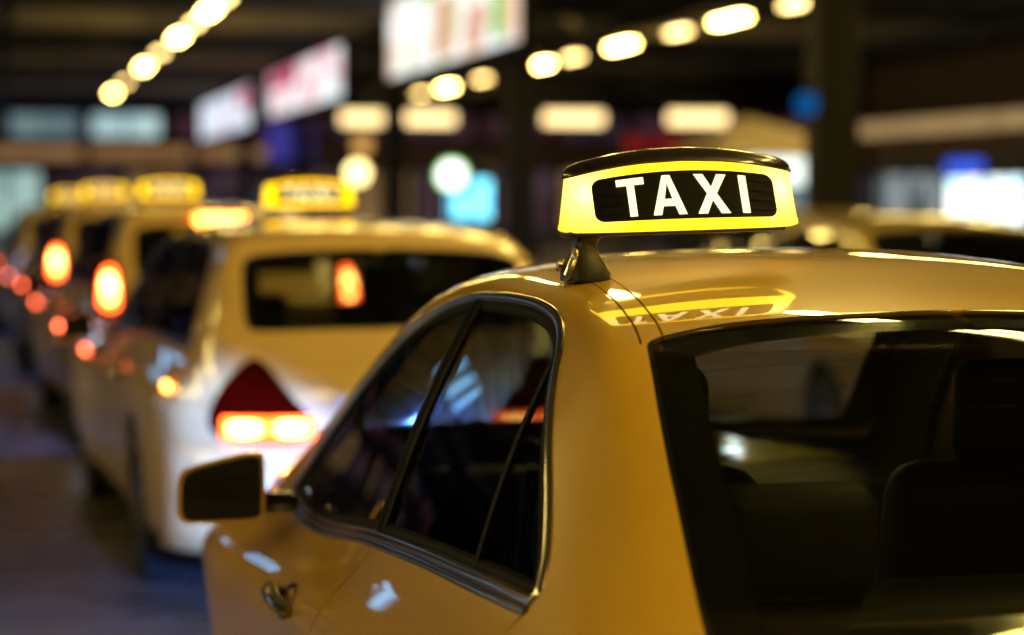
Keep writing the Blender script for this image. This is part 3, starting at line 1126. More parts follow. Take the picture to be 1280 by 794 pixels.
def make_taillight(root, side, kind, brake):
    if kind == 'none':
        kind = 'triangle'
    if kind == 'triangle':
        poly = [(.32, .70), (.355, .665), (.62, .665), (.715, .69), (.735, .76), (.70, .85), (.62, .945), (.56, .985), (.52, .97), (.46, .88), (.36, .765)]
        lit = [(.35, .685), (.675, .685), (.685, .765), (.36, .765)]
    elif kind == 'tall':
        poly = [(.66, .80), (.80, .79), (.84, .85), (.815, 1.06), (.77, 1.20), (.70, 1.22), (.67, 1.10)]
        lit = [(.69, .90), (.80, .90), (.785, 1.08), (.755, 1.16), (.70, 1.16), (.69, 1.0)]
    else:
        poly = [(.40, .72), (.78, .70), (.83, .76), (.81, .90), (.70, .94), (.45, .90)]
        lit = [(.50, .76), (.77, .75), (.78, .87), (.70, .89), (.52, .86)]
    plan = lambda x: -.082 + .22 * max(0, (abs(x) - .35) / .5) ** 3
    if kind == 'tall':
        plan = lambda x: -.06 + .16 * max(0, (abs(x) - .45) / .4) ** 3
        lean = lambda z: .55 * max(0, z - 1.0)
    else:
        lean = lambda z: .25 * max(0, z - .8)
    pl = chaikin(poly, 2)
    mb = lens_mesh(pl, lambda x, z: plan(x) + lean(z) - .012, side, .16)
    o = mb.build('taillight', M['red_lens'], root, angle=30)
    n = 2 if kind == 'triangle' else 1
    x0, x1 = min(p[0] for p in lit), max(p[0] for p in lit)
    for k in range(n):
        if n == 2:
            a, b = (x0, (x0 + x1) / 2 - .004) if k == 0 else ((x0 + x1) / 2 + .004, x1)
            lp = [(a, .684), (a + .015, .684), (b - .015, .684), (b, .684), (b, .70), (b, .75), (b, .766), (b - .015, .766), (a + .015, .766), (a, .766), (a, .75), (a, .70)]
        else:
            lp = lit
        lp = chaikin(lp, 1 if n == 2 else 2)
        # cut in strips so the lamp follows the plan curve
        mb = lens_mesh(lp, lambda x, z: plan(x) + lean(z) - .019, side, .008, .02)
        mb.build('brake_lamp', M['brake_lit'] if brake else M['red_lens'], o, angle=30)
        cx = sum(p[0] for p in lp) / len(lp)
        cz = sum(p[1] for p in lp) / len(lp)
        if brake:
            rx, rz_ = (max(p[0] for p in lp) - min(p[0] for p in lp)) * .38, (max(p[1] for p in lp) - min(p[1] for p in lp)) * .33
            ell = [(cx + rx * math.cos(t), cz + rz_ * math.sin(t)) for t in np.linspace(0, 2 * math.pi, 17)[:-1]]
            if n == 2:
                ell = chaikin([(cx - rx, cz - rz_), (cx + rx, cz - rz_), (cx + rx, cz + rz_), (cx - rx, cz + rz_)], 2)
            MB().prism(ell, lambda p: (side * p[0], plan(p[0]) + lean(p[1]) - .026, p[1]), lambda p: (side * p[0], plan(p[0]) + lean(p[1]) - .0185, p[1])).build('lamp_bulb', M['brake_hot'], o)


def make_headlight(root, side, L, lit):
    poly = chaikin([(.42, .64), (.70, .60), (.80, .66), (.80, .74), (.66, .76), (.46, .73)], 2)
    plan = lambda x: L + .055 - .55 * max(0, (abs(x) - .3) / .5) ** 2
    o = MB().prism(poly, lambda p: (side * p[0], plan(p[0]) + .02, p[1]), lambda p: (side * p[0] * .96, plan(p[0]) - .14, p[1])).build('headlight', M['clear_lens'], root, angle=30)
    c = (side * .60, plan(.60) + .024, .68)
    MB().lathe([(.001, .012), (.03, .01), (.045, 0)], 20, 'y', c=c, cap=False).build('headlamp_bulb', M['xenon'] if lit else M['clear_lens'], o)
    if lit:
        ld = bpy.data.lights.new('headlamp_beam', 'SPOT')
        ld.color = (0.14, 0.29, 1.0)
        ld.energy = HEAD_W
        ld.spot_size = R(62)
        ld.spot_blend = 0.25
        ld.shadow_soft_size = 0.05
        lo = bpy.data.objects.new('headlamp_beam', ld)
        COL.objects.link(lo)
        lo.parent = o
        lo.location = (c[0], c[1] + .05, c[2])
        lo.rotation_euler = (R(90 - 22), 0, R(6 if side < 0 else -2))


HEAD_W = 1500


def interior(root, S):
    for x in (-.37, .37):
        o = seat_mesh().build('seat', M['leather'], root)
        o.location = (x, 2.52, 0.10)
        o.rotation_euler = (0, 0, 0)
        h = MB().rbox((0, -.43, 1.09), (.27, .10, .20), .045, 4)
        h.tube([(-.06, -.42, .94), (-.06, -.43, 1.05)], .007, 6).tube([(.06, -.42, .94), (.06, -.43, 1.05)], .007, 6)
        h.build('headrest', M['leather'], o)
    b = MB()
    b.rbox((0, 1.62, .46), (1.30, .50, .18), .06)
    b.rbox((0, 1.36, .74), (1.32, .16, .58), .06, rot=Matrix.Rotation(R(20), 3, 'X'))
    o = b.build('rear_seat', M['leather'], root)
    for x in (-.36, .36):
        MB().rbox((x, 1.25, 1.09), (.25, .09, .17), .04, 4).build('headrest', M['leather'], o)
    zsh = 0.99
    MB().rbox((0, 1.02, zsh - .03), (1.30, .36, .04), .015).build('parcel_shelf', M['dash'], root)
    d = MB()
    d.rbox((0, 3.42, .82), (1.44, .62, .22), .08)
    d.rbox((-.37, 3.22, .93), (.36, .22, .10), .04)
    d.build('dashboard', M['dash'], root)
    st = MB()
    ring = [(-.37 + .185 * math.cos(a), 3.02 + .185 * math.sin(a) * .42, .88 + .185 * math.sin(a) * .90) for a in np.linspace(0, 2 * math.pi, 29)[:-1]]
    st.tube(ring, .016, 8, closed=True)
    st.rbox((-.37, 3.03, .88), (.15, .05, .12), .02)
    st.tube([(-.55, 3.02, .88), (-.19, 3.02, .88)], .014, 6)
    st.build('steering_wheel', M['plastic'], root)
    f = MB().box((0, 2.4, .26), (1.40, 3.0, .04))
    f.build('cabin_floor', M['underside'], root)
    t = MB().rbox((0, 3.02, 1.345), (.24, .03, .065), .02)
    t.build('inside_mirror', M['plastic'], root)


def mirror(root, S, fine, paint):
    for side in (-1, 1):
        mb = MB()
        # shell: loops along y from glass face (rear) to rounded nose (front)
        def outline(k):
            x0, x1 = .90, 1.082
            pts = [(x0, .876), (.92, .870), (1.05, .866), (1.074, .868), (1.084, .884), (1.083, .945), (1.078, .972), (1.062, .984), (1.03, .994), (.93, 1.018), (x0 + .004, 1.020), (x0 - .003, 1.005), (x0 - .004, .89)]
            p = np.array(chaikin(pts, 2))
            c = p.mean(0)
            return c + (p - c) * k
        loops = [(.93, 3.262), (1.0, 3.255), (1.015, 3.262), (1.01, 3.30), (.96, 3.34), (.84, 3.375), (.6, 3.395), (.25, 3.40)]
        vs, n = [], len(outline(1))
        for k, y in loops:
            for (x, z) in outline(k):
                yy = y + (x - .9) * .12
                vs.append((side * x, yy, z))
        fs = [(a * n + b, a * n + (b + 1) % n, (a + 1) * n + (b + 1) % n, (a + 1) * n + b) for a in range(len(loops) - 1) for b in range(n)]
        fs.append(tuple((len(loops) - 1) * n + b for b in range(n)))
        mb.add(vs, fs)
        o = mb.build('wing_mirror', M[paint], root)
        g = MB()
        vs = [(side * x, 3.266 + (x - .9) * .12, z) for x, z in outline(.925)]
        g.add(vs, [tuple(range(n))])
        g.build('mirror_glass', M['mirror'], o, smooth=False)
        a = MB().rbox((side * .865, 3.31, .905), (.10, .07, .045), .02, 3)
        a.build('mirror_arm', M['gloss_black'], o)


# ------------------------------------------------------------------ roof sign
LETTERS = {
    'T': ([[(0, 1), (1, 1), (1, .82), (.635, .82), (.635, 0), (.365, 0), (.365, .82), (0, .82)]], .80),
    'A': ([[(.385, 1), (.615, 1), (1, 0), (.755, 0), (.675, .22), (.325, .22), (.245, 0), (0, 0)], [(.5, .80), (.615, .40), (.385, .40)]], 1.0),
    'X': ([[(0, 1), (.29, 1), (.5, .67), (.71, 1), (1, 1), (.65, .51), (1, 0), (.71, 0), (.5, .34), (.29, 0), (0, 0), (.35, .51)]], .95),
    'I': ([[(0, 1), (1, 1), (1, 0), (0, 0)]], .3)}


def flat_letter(ch):
    polys, _ = LETTERS[ch]
    V, E = [], []
    for p in polys:
        p = resample_keep(p, .12)
        o = len(V)
        V += [Vector(q) for q in p]
        E += [(o + i, o + (i + 1) % len(p)) for i in range(len(p))]
    r = delaunay_2d_cdt(V, E, [], 0, 1e-6)
    v = np.array([tuple(q) for q in r[0]])
    f = np.array([t for t in r[2]])
    c = v[f].mean(1)
    ok = inside(polys[0], c)
    for h in polys[1:]:
        ok &= ~inside(h, c)
    return v, f[ok]


def resample_keep(p, step):
    out = []
    for i in range(len(p)):
        a, b = np.array(p[i], float), np.array(p[(i + 1) % len(p)], float)
        n = max(1, int(np.linalg.norm(b - a) / step))
        out += [tuple(a + (b - a) * k / n) for k in range(n)]
    return out


def sign_mat(name, strength, cols=((1.0, .78, .26), (1.0, .72, .12), (1.0, .65, .035), (.94, .54, .009))):
    """lit yellow lens: two bulbs behind the plastic make it paler near each end"""
    m, nt, out = new_mat(name)
    tc = nt.nodes.new("ShaderNodeTexCoord")
    sep = nt.nodes.new("ShaderNodeSeparateXYZ")
    nt.links.new(tc.outputs["Object"], sep.inputs[0])
    ab = nt.nodes.new("ShaderNodeMath"); ab.operation = 'ABSOLUTE'
    nt.links.new(sep.outputs[0], ab.inputs[0])
    dx = nt.nodes.new("ShaderNodeMath"); dx.operation = 'SUBTRACT'; dx.inputs[1].default_value = .172
    nt.links.new(ab.outputs[0], dx.inputs[0])
    dz = nt.nodes.new("ShaderNodeMath"); dz.operation = 'SUBTRACT'; dz.inputs[1].default_value = .148
    nt.links.new(sep.outputs[2], dz.inputs[0])
    cb = nt.nodes.new("ShaderNodeCombineXYZ")
    nt.links.new(dx.outputs[0], cb.inputs[0]); nt.links.new(dz.outputs[0], cb.inputs[2])
    ln = nt.nodes.new("ShaderNodeVectorMath"); ln.operation = 'LENGTH'
    nt.links.new(cb.outputs[0], ln.inputs[0])
    rp = nt.nodes.new("ShaderNodeValToRGB")
    els = rp.color_ramp.elements
    els[0].position, els[0].color = 0.0, (*cols[0], 1)
    els[1].position, els[1].color = 1.0, (*cols[3], 1)
    e = els.new(.28); e.color = (*cols[1], 1)
    e = els.new(.62); e.color = (*cols[2], 1)
    mr = nt.nodes.new("ShaderNodeMapRange")
    mr.inputs[1].default_value, mr.inputs[2].default_value = 0, .092
    nt.links.new(ln.outputs["Value"], mr.inputs[0])
    nt.links.new(mr.outputs[0], rp.inputs[0])
    em = nt.nodes.new("ShaderNodeEmission"); em.inputs[1].default_value = strength
    nt.links.new(rp.outputs[0], em.inputs[0])
    gl = nt.nodes.new("ShaderNodeBsdfGlossy"); gl.inputs["Roughness"].default_value = .12
    fr = nt.nodes.new("ShaderNodeFresnel"); fr.inputs[0].default_value = 1.45
    mx = nt.nodes.new("ShaderNodeMixShader")
    nt.links.new(fr.outputs[0], mx.inputs[0]); nt.links.new(em.outputs[0], mx.inputs[1]); nt.links.new(gl.outputs[0], mx.inputs[2])
    nt.links.new(mx.outputs[0], out.inputs[0])
    return m


M['sign_lens'] = sign_mat('lit_yellow_lens', 2.5)
M['sign_lens_far'] = sign_mat('lit_yellow_lens_far', 2.6, ((1, .62, .01), (1, .58, .002), (1, .54, .0), (1, .50, .0)))
M['letter'] = emit('lit_letter', (1.0, .84, .42), 1.5)
M['sign_black'] = pbr('black_print', (.006, .005, .004), .55, spec=.15)
M['cap'] = pbr('brown_black_cap', (.018, .012, .010), .25, coat=.8)


def make_sign(label, loc, rz, group, lens='sign_lens', tilt=0.0):
    root = thing('taxi_sign', label, 'taxi sign', loc, rz, group)
    root.rotation_euler = (0, tilt, rz)
    HW, HD, H = .2065, .084, .120
    ztop = lambda x: H - .027 * (x / HW) ** 2
    def sup(a, hw, hd, e=5.0):
        c, s = math.cos(a), math.sin(a)
        return (hw * math.copysign(abs(c) ** (2 / e), c), hd * math.copysign(abs(s) ** (2 / 2.6), s))
    n = 96
    z0 = .085
    def loop(b, hw, hd, dz=0):
        r = []
        for k in range(n):
            x, y = sup(2 * math.pi * k / n, hw, hd)
            r.append((x, y, z0 + b * ztop(x) + dz))
        return r
    hwb = lambda b: HW + .004 - .010 * b
    hdb = lambda b: HD - .052 * b
    lv = [(-.03, .95, .88), (0.0, .985, .97), (.03, 1, 1), (.10, 1.0, 1.0), (.13, .996, .985)] + [(t, .996, .985) for t in np.linspace(.17, .97, 14)]
    vs = []
    for b, kx, ky in lv:
        vs += loop(b, hwb(b) * kx, hdb(b) * ky)
    fs = [(a * n + k, a * n + (k + 1) % n, (a + 1) * n + (k + 1) % n, (a + 1) * n + k) for a in range(len(lv) - 1) for k in range(n)]
    fs.append(tuple(range(n))[::-1])
    fs.append(tuple((len(lv) - 1) * n + k for k in range(n)))
    MB().add(vs, fs).build('sign_lens', M[lens], root, angle=40)
    # cap
    lc = [(.955, -.001, 1.010, 1.02), (.96, .001, 1.016, 1.08), (.99, .003, 1.014, 1.08), (1.02, .006, 1.0, 1.02), (1.05, .0085, .965, .88), (1.07, .0095, .90, .58), (1.075, .0095, .6, .1)]
    vs = []
    for b, dz, kx, ky in lc:
        vs += loop(b, hwb(b) * kx, hdb(b) * ky, dz)
    fs = [(a * n + k, a * n + (k + 1) % n, (a + 1) * n + (k + 1) % n, (a + 1) * n + k) for a in range(len(lc) - 1) for k in range(n)]
    fs.append(tuple((len(lc) - 1) * n + k for k in range(n)))
    MB().add(vs, fs).build('sign_cap', M['cap'], root)
    # printed panel and letters on both faces
    def face(x, b, side, h):
        hw, hd = hwb(b) * .996, hdb(b) * .985
        t = min(1, abs(x) / hw)
        c = t ** (5.0 / 2)
        s = math.sqrt(max(0, 1 - c * c))
        y = hd * s ** (2 / 2.6)
        return (x, side * (y + h), z0 + b * ztop(x))
    for side in (-1, 1):
        xa, xb, ba, bb = -.164, .157, .135, .82
        if side > 0:
            xa, xb = -xb, -xa
        rr = .016
        poly = []
        for cx, cz, a0 in ((xb - rr, bb - rr / H, 0), (xa + rr, bb - rr / H, 90), (xa + rr, ba + rr / H, 180), (xb - rr, ba + rr / H, 270)):
            for a in np.linspace(a0, a0 + 90, 7):
                poly.append((cx + rr * math.cos(R(a)), cz + rr / H * math.sin(R(a))))
        poly = resample_keep(poly, .02)
        V = [Vector(p) for p in poly]
        E = [(i, (i + 1) % len(poly)) for i in range(len(poly))]
        for gx in np.arange(xa + .008, xb - .004, .008):
            for gb in (.25, .4, .55, .7):
                V.append(Vector((gx, gb)))
        r = delaunay_2d_cdt(V, E, [], 0, 1e-7)
        MB().add([face(p[0], p[1], side, .0034) for p in r[0]], [tuple(t) for t in r[2]]).build('text_panel', M['sign_black'], root)
        panel = root.children[-1]
        for ch, x0, x1 in (('T', .202, .318), ('A', .342, .486), ('X', .532, .672), ('I', .724, .757)):
            v, f = flat_letter(ch)
            X0, X1 = -HW + 2 * HW * x0, -HW + 2 * HW * x1
            vv = []
            for (a, b) in v:
                x = X0 + (X1 - X0) * a
                if side > 0:
                    x = -x
                vv.append(face(x, .20 + .56 * b, side, .0062))
            MB().add(vv, [tuple(t) for t in f]).build('letter', M['letter'], panel, smooth=False)
    # tray under the lens, curved foot, clamp
    t = MB()
    t.rbox((-.01, 0, z0 - .005), (.385, .075, .011), .004, 2)
    t.build('sign_tray', M['plastic'], root)
    ft = MB()
    secs = [(-.168, .0, .040, .045), (-.168, .012, .040, .045), (-.169, .028, .034, .040), (-.171, .044, .025, .033), (-.170, .058, .020, .029), (-.166, .070, .021, .029), (-.158, .080, .030, .032), (-.150, .086, .042, .034)]
    m_ = 24
    vs = []
    for cx, z, hx, hy in secs:
        for k in range(m_):
            a = 2 * math.pi * k / m_
            c, s = math.cos(a), math.sin(a)
            vs.append((cx + hx * math.copysign(abs(c) ** .55, c), hy * math.copysign(abs(s) ** .55, s), z))
    fs = [(a * m_ + k, a * m_ + (k + 1) % m_, (a + 1) * m_ + (k + 1) % m_, (a + 1) * m_ + k) for a in range(len(secs) - 1) for k in range(m_)]
    fs += [tuple(range(m_))[::-1], tuple((len(secs) - 1) * m_ + k for k in range(m_))]
    ft.add(vs, fs)
    foot = ft.build('sign_foot', M['plastic'], root, angle=50)
    cl = MB()
    ring = [(-.196 + .010 * (z / .03), -.018 + .020 * math.cos(a), .030 + z) for a, z in [(t, .028 * math.sin(t)) for t in np.linspace(0, 2 * math.pi, 21)[:-1]]]
    cl.tube(ring, .0035, 8, closed=True)
    cl.tube([(-.206, -.018, .010), (-.19, -.018, .045)], .0045, 8)
    cl.lathe([(.001, -.215), (.009, -.214), (.010, -.205), (.006, -.20), (.006, -.18)], 12, 'x', c=(0, .012, .024), cap=False)
    cl.build('clamp', M['chrome'], foot)
    return root


# ================================================================== THE PLACE
# ------------------------------------------------------------------ ground
def sheet(name, x0, x1, y0, y1, z, mat, nx=2, ny=2):
    o = MB().grid(lambda u, v: (x0 + (x1 - x0) * u, y0 + (y1 - y0) * v, z), nx, ny).build(name, mat, smooth=False)
    tag(o, kind='structure')
    return o


road = sheet('road', -60, 60, -40, 220, 0.0, M['asphalt'], 13, 27)


def kerbed_pavement(name, x0, x1, y0, y1, h=.13):
    root = bpy.data.objects.new(name, None)
    COL.objects.link(root)
    tag(root, kind='structure')
    MB().box(((x0 + x1) / 2, (y0 + y1) / 2, h / 2 + .01), (x1 - x0 - .32, y1 - y0 - .32, h)).build('paving', M['concrete'], root, smooth=False)
    base = None
    n = int((y1 - y0) / 2.0)
    for xx in (x0 + .08, x1 - .08):
        for k in range(n):
            yy = y0 + 2.0 * k + 1.0
            if base is None:
                base = MB().rbox((0, 0, h / 2), (.16, 1.985, h + .016), .012, 2).build('kerb_stone', M['kerb'], root)
                o = base
            else:
                o = base.copy()
                COL.objects.link(o)
            o.location = (xx, yy, 0)
    return root


island = kerbed_pavement('pavement_island', 5.9, 10.0, 6, 84)
walk = kerbed_pavement('pavement', 17.0, 18.6, 24, 84)
lane = None
for k in range(14):
    yy = -8 + k * 6.0
    if lane is None:
        lane = sheet('lane_marking', -.06, .06, 0, 3.0, .004, M['white_line'])
        o = lane
    else:
        o = lane.copy()
        COL.objects.link(o)
    o.location = (-2.6, yy, 0)

# ------------------------------------------------------------------ canopy, columns, lamps
canopy = thing('canopy_roof', 'dark steel canopy roof on cross beams above the taxi rank', 'canopy', (0, 30, 0))
MB().box((4, 0, 5.45), (46, 116, .12)).build('roof_deck', M['deck'], canopy, smooth=False)
beams = {}
for k in range(24):
    y = -54 + k * 4.6
    mt = 'beam_pale' if k % 3 == 0 else 'beam'
    if mt not in beams:
        m = MB()
        for dz, w, h in ((4.83, .26, .05), (5.08, .03, .448), (5.335, .26, .05)):
            m.box((4, 0, dz), (45.6, w, h))
        o = beams[mt] = m.build('cross_beam', M[mt], canopy, smooth=False)
    else:
        o = beams[mt].copy()
        COL.objects.link(o)
    o.location = (0, y, 0)
pur = None
for x in (-14, -7.5, -1.2, 5.6, 10.0, 16.5):
    if pur is None:
        pur = MB().box((0, 0, 4.70), (.22, 114, .20)).build('long_beam', M['steel_dark'], canopy, smooth=False)
        o = pur
    else:
        o = pur.copy()
        COL.objects.link(o)
    o.location = (x, 0, 0)

col0 = None
XC = 6.15
for y, nm in ((19.3, 'thick dark column close behind the right end of the taxi sign'), (32.8, 'dark column between the large light box and the tube lamps'),
              (44.2, 'dark column between the large and the middle light box'), (58.5, 'dark column beside the smallest light box'), (6.5, 'dark canopy column to the right of the front taxi'), (72, 'last dark column of the island')):
    if col0 is None:
        col0 = thing('canopy_column', nm, 'column', (XC, y, 0), 0, 'columns under the canopy')
        MB().rbox((0, 0, 2.36), (.40, .44, 4.48), .03, 2).build('shaft', M['steel_dark'], col0)
        MB().rbox((0, 0, .22), (.66, .70, .18), .03, 2).build('base', M['concrete'], col0)
        MB().box((0, 0, 4.64), (.7, .7, .08)).build('cap_plate', M['steel_dark'], col0)
    else:
        dup(col0, (XC, y, 0), 0, nm)

lamp0, short0 = None, None
HZ = 4.50


def tube_lamp(L_, mat):
    t = thing('tube_lamp', '', 'ceiling lamp', (0, 0, 0), 0, 'tube lamps in rows under the canopy')
    m = MB()
    m.box((0, 0, .10), (.22, L_ + .1, .07))
    m.box((0, 0, .22), (.03, .03, .18))
    m.build('housing', M['housing'], t, smooth=False)
    b = MB()
    for x in (-.055, .055):
        b.tube([(x, -L_ / 2, .03), (x, L_ / 2, .03)], .028, 10)
    b.build('tube', mat, t)
    return t


rows = [(-6.9, 'unseen row left of the taxis'), (1.95, 'row over the queue'), (10.6, 'row beyond the light boxes')]
seen_left = [34.2, 36.8, 39.6, 43.2, 48.2, 53.6, 61.4, 68.0]
seen_right = [33.4, 36.8, 39.9, 43.9, 47.9, 51.0, 57.6, 62.4, 66.4, 71.0]
first = {}
for ri, (x, rn) in enumerate(rows):
    if ri == 1:
        ys = [-10.5 + 2.9 * k for k in range(15)] + seen_left  # nearer lamps are unseen, packed closer to brighten the near roof and pillar
    elif ri == 2:
        ys = [-9.5 + 2.05 * k for k in range(20)] + seen_right  # nearer unseen lamps packed close for light and a streak on the roof
    else:
        ys = [-10.5 + 2.7 * k for k in range(10)]  # unseen row, kept short and dense to light the near taxi's left side
    for k, y in enumerate(ys):
        kind = 'dim' if (ri in (1, 2) and y > 33 and k % 2 == ri % 2) else 'lit'
        L_ = 1.0 if kind == 'dim' else 1.55
        where = 'nearest the camera' if k == 0 else '%s from the near end' % (['second', 'third', 'fourth', 'fifth', 'sixth', 'seventh', 'eighth', 'ninth', 'tenth', 'eleventh', 'twelfth', 'thirteenth', 'fourteenth', 'fifteenth', 'sixteenth', 'seventeenth', 'eighteenth', 'nineteenth', 'twentieth', 'twenty-first', 'twenty-second', 'twenty-third', 'twenty-fourth', 'twenty-fifth', 'twenty-sixth', 'twenty-seventh', 'twenty-eighth', 'twenty-ninth', 'thirtieth'][k - 1])
        lab = '%s tube lamp, %s, %s' % ('short dim' if kind == 'dim' else 'bright', rn, where)
        if kind not in first:
            first[kind] = tube_lamp(L_, M['tube'] if kind == 'lit' else M['tube_dim'])
            first[kind].location = (x, y, HZ)
            first[kind]['label'] = lab
        else:
            dup(first[kind], (x, y, HZ), 0, lab)

# lamps across the far end
far0 = None
for k, (px, lab) in enumerate(((464, 'left end of the far cross row of lamps, warm glow'), (531, 'second from left in the far cross row of lamps'), (717, 'far cross lamp just right of the middle dark column'), (872, 'right-most lamp of the far cross row, above the roof sign'))):
    p = at(px, 148, 86)
    if far0 is None:
        far0 = thing('cross_lamp', lab, 'ceiling lamp', p, 0, 'lamps across the far end')
        MB().box((0, .1, .12), (2.3, .3, .1)).build('housing', M['housing'], far0, smooth=False)
        MB().tube([(-1.05, 0, 0), (1.05, 0, 0)], .22, 12).build('tube', M['tube_far'], far0)
    else:
        dup(far0, p, 0, lab)

# ------------------------------------------------------------------ light boxes on the island
M['ad_a'] = emit_panel('backlit_print_pale', [(1, .97, .86), (.9, .95, 1), (.80, .52, .34), (1, 1, .96), (1, 1, 1), (.28, .55, .08), (1, .95, .8)], 1.0, .9, (.2, .6, .9))
M['print_beige'] = emit('backlit_beige', (.80, .50, .30), .75)
M['print_green'] = emit('backlit_green', (.22, .60, .05), .75)
M['print_peach'] = emit('backlit_peach', (.85, .42, .28), .7)
M['print_rose'] = emit('backlit_rose', (.75, .12, .22), .6)
M['ad_b'] = emit_panel('backlit_print_pink', [(1, 1, 1), (.85, 1, 1), (.9, .45, .52), (1, 1, 1), (.6, .08, .18)], .9, .6, (.2, .5, .9))
M['ad_c'] = emit_panel('backlit_print_blue', [(.55, .75, 1), (.9, .96, 1), (.75, .8, 1), (.75, .45, .6)], .8, .5, (.2, .6, .6))
for (y0, y1, z0, z1, mat, lab) in ((29.6, 40.6, 3.62, 5.05, 'ad_a', 'large white backlit advertising box hanging beside the middle column'),
                                   (46.4, 59.5, 3.55, 4.72, 'ad_b', 'white and pink backlit advertising box, middle one of three'),
                                   (64.0, 80.0, 3.45, 4.70, 'ad_c', 'pale blue backlit advertising box, farthest of three')):
    t = thing('light_box', lab, 'light box', (XC - .68, (y0 + y1) / 2, (z0 + z1) / 2), 0, 'light boxes hung along the columns')
    w, h = (y1 - y0), (z1 - z0)
    m = MB()
    m.box((.10, 0, 0), (.16, w, h))
    m.build('casing', M['steel_dark'], t, smooth=False)
    npan = 4
    for k in range(npan):
        MB().box((-.0, -w / 2 + w * (k + .5) / npan, 0), (.03, w / npan - .06, h - .12)).build('print', M[mat], t, smooth=False)
    blocks = {'ad_a': [('beige', .1, .9, -.1, .9), ('green', -4.0, .38, .0, 1.1), ('peach', -2.4, .6, -.25, .6)], 'ad_b': [('rose', 3.2, 2.6, .30, .42)], 'ad_c': [('rose', -6.2, 1.4, .25, .5)]}[mat]
    for cn, yy, hw_, zz, hh in blocks:
        MB().box((-.021, yy, zz), (.012, hw_ * 2, hh)).build('printed_block', M['print_' + cn], t, smooth=False)
    fr = MB()
    for s in (-1, 1):
        fr.box((.0, 0, s * (h / 2 - .03)), (.06, w, .055))
        fr.box((.0, s * (w / 2 - .03), 0), (.06, .055, h - .115))
    fr.build('frame', M['steel_dark'], t, smooth=False)
    hg = MB()
    for s in (-.35, .35):
        hg.box((.1, w * s, h / 2 + .2), (.05, .05, .4))
    hg.build('hanger', M['steel_dark'], t, smooth=False)

# dark girder the boxes hang from, in front of the columns
# ------------------------------------------------------------------ far building across the end
M['shop_teal'] = emit_panel('lit_shop_teal', [(.25, .50, .46), (.65, .95, .85), (.30, .5, .5), (.75, .85, .95)], .5, .35)
M['shop_warm'] = emit_panel('lit_shop_warm', [(.25, .12, .05), (.5, .3, .12), (.15, .06, .04)], .35, .3)
M['shop_dark'] = emit_panel('dim_shop', [(.05, .02, .02), (.12, .07, .09), (.03, .015, .02), (.10, .12, .16)], .5, .35)
M['win_blue'] = emit_panel('lit_office_blue', [(.25, .38, .62), (.40, .60, .62), (.12, .15, .3)], .3, .25)
M['win_teal'] = emit_panel('lit_office_teal', [(.38, .66, .70), (.7, .95, .95), (.2, .4, .5)], .6, .25)
M['win_dim'] = emit_panel('dim_office', [(.06, .02, .03), (.10, .04, .05), (.04, .03, .06)], .4, .3)
M['band_glow'] = emit_panel('brown_band_glow', [(.42, .20, .07), (.55, .30, .13), (.36, .17, .06)], .42, .5)  # lamplight on the brown fascia put into a glowing sheet
FY = 90.0
fb = thing('far_building', 'long dark two storey terminal building with lit shops across the far end', 'building', (0, FY, 0))
x0, x1 = -22, 46
MB().box(((x0 + x1) / 2, 3, 3.6), (x1 - x0, 6, 7.2)).build('wall', M['brick_dark'], fb, smooth=False)
MB().box(((x0 + x1) / 2, -.25, 3.62), (x1 - x0, .5, .16)).build('ledge', M['steel_dark'], fb, smooth=False)
pan0 = None
for k in range(17):
    x = x0 + 2 + 4 * k
    if pan0 is None:
        pan0 = MB().box((0, -.18, 3.22), (3.92, .30, .60)).build('fascia_panel', M['fascia'], fb, smooth=False)
        o = pan0
    else:
        o = pan0.copy(); COL.objects.link(o)
    o.location = (x, 0, 0)
    if -4 < x < 10:
        MB().box((x, -.345, 3.22), (3.7, .03, .46)).build('painted_band_glow', M['band_glow'], fb, smooth=False)
for k in range(24):
    x = x0 + 1.5 + 2.8 * k
    fr = MB().box((x, -.06, 1.42), (2.6, .10, 2.5)).build('shop_front', M['dark_frame'], fb, smooth=False)
    mt = 'shop_teal' if -4 < x < 1.2 else ('shop_dark' if k % 3 else 'shop_warm')
    for s in (-1, 1):
        MB().box((x + s * .63, -.13, 1.45), (1.14, .03, 2.2)).build('pane', M[mt], fr, smooth=False)
for k in range(22):
    x = x0 + 1.5 + 3.0 * k
    fr = MB().box((x, -.06, 4.25), (2.7, .10, 1.0)).build('window', M['dark_frame'], fb, smooth=False)
    mt = 'win_blue' if -2 < x < 2.2 else ('win_teal' if 2.2 < x < 5.8 else 'win_dim')
    for s in (-1, 1):
        MB().box((x + s * .65, -.13, 4.25), (1.2, .03, .82)).build('pane', M[mt], fr, smooth=False)

# ------------------------------------------------------------------ building on the right with lit awning strip
M['strip_glow'] = emit_panel('lit_fascia_strip', [(.85, .50, .18), (1.0, .66, .28), (.7, .4, .14)], .32, 2.2, (.3, 1, .3))
M['shop_white'] = emit_panel('lit_shop_white', [(.75, 1, 1), (1, 1, 1), (.55, .9, .95), (1, 1, .98)], 2.0, .7)
M['shop_blue'] = emit('lit_blue_fascia', (.05, .12, .85), .9)
M['shop_grey'] = emit_panel('dim_shop_grey', [(.12, .14, .15), (.34, .40, .42), (.05, .05, .05), (.2, .26, .24)], .7, .6)
rb = thing('side_building', 'dark building on the right with a glowing strip above lit shop windows', 'building', (18.6, 40, 0))
MB().box((4, -1.75, 3.6), (8, 26.5, 7.2)).build('wall', M['brick_dark'], rb, smooth=False)
for k in range(9):
    MB().box((-.22, -13.5 + 2.94 * k, 3.12), (.42, 2.9, .30)).build('strip_panel', M['strip_glow'], rb, smooth=False)
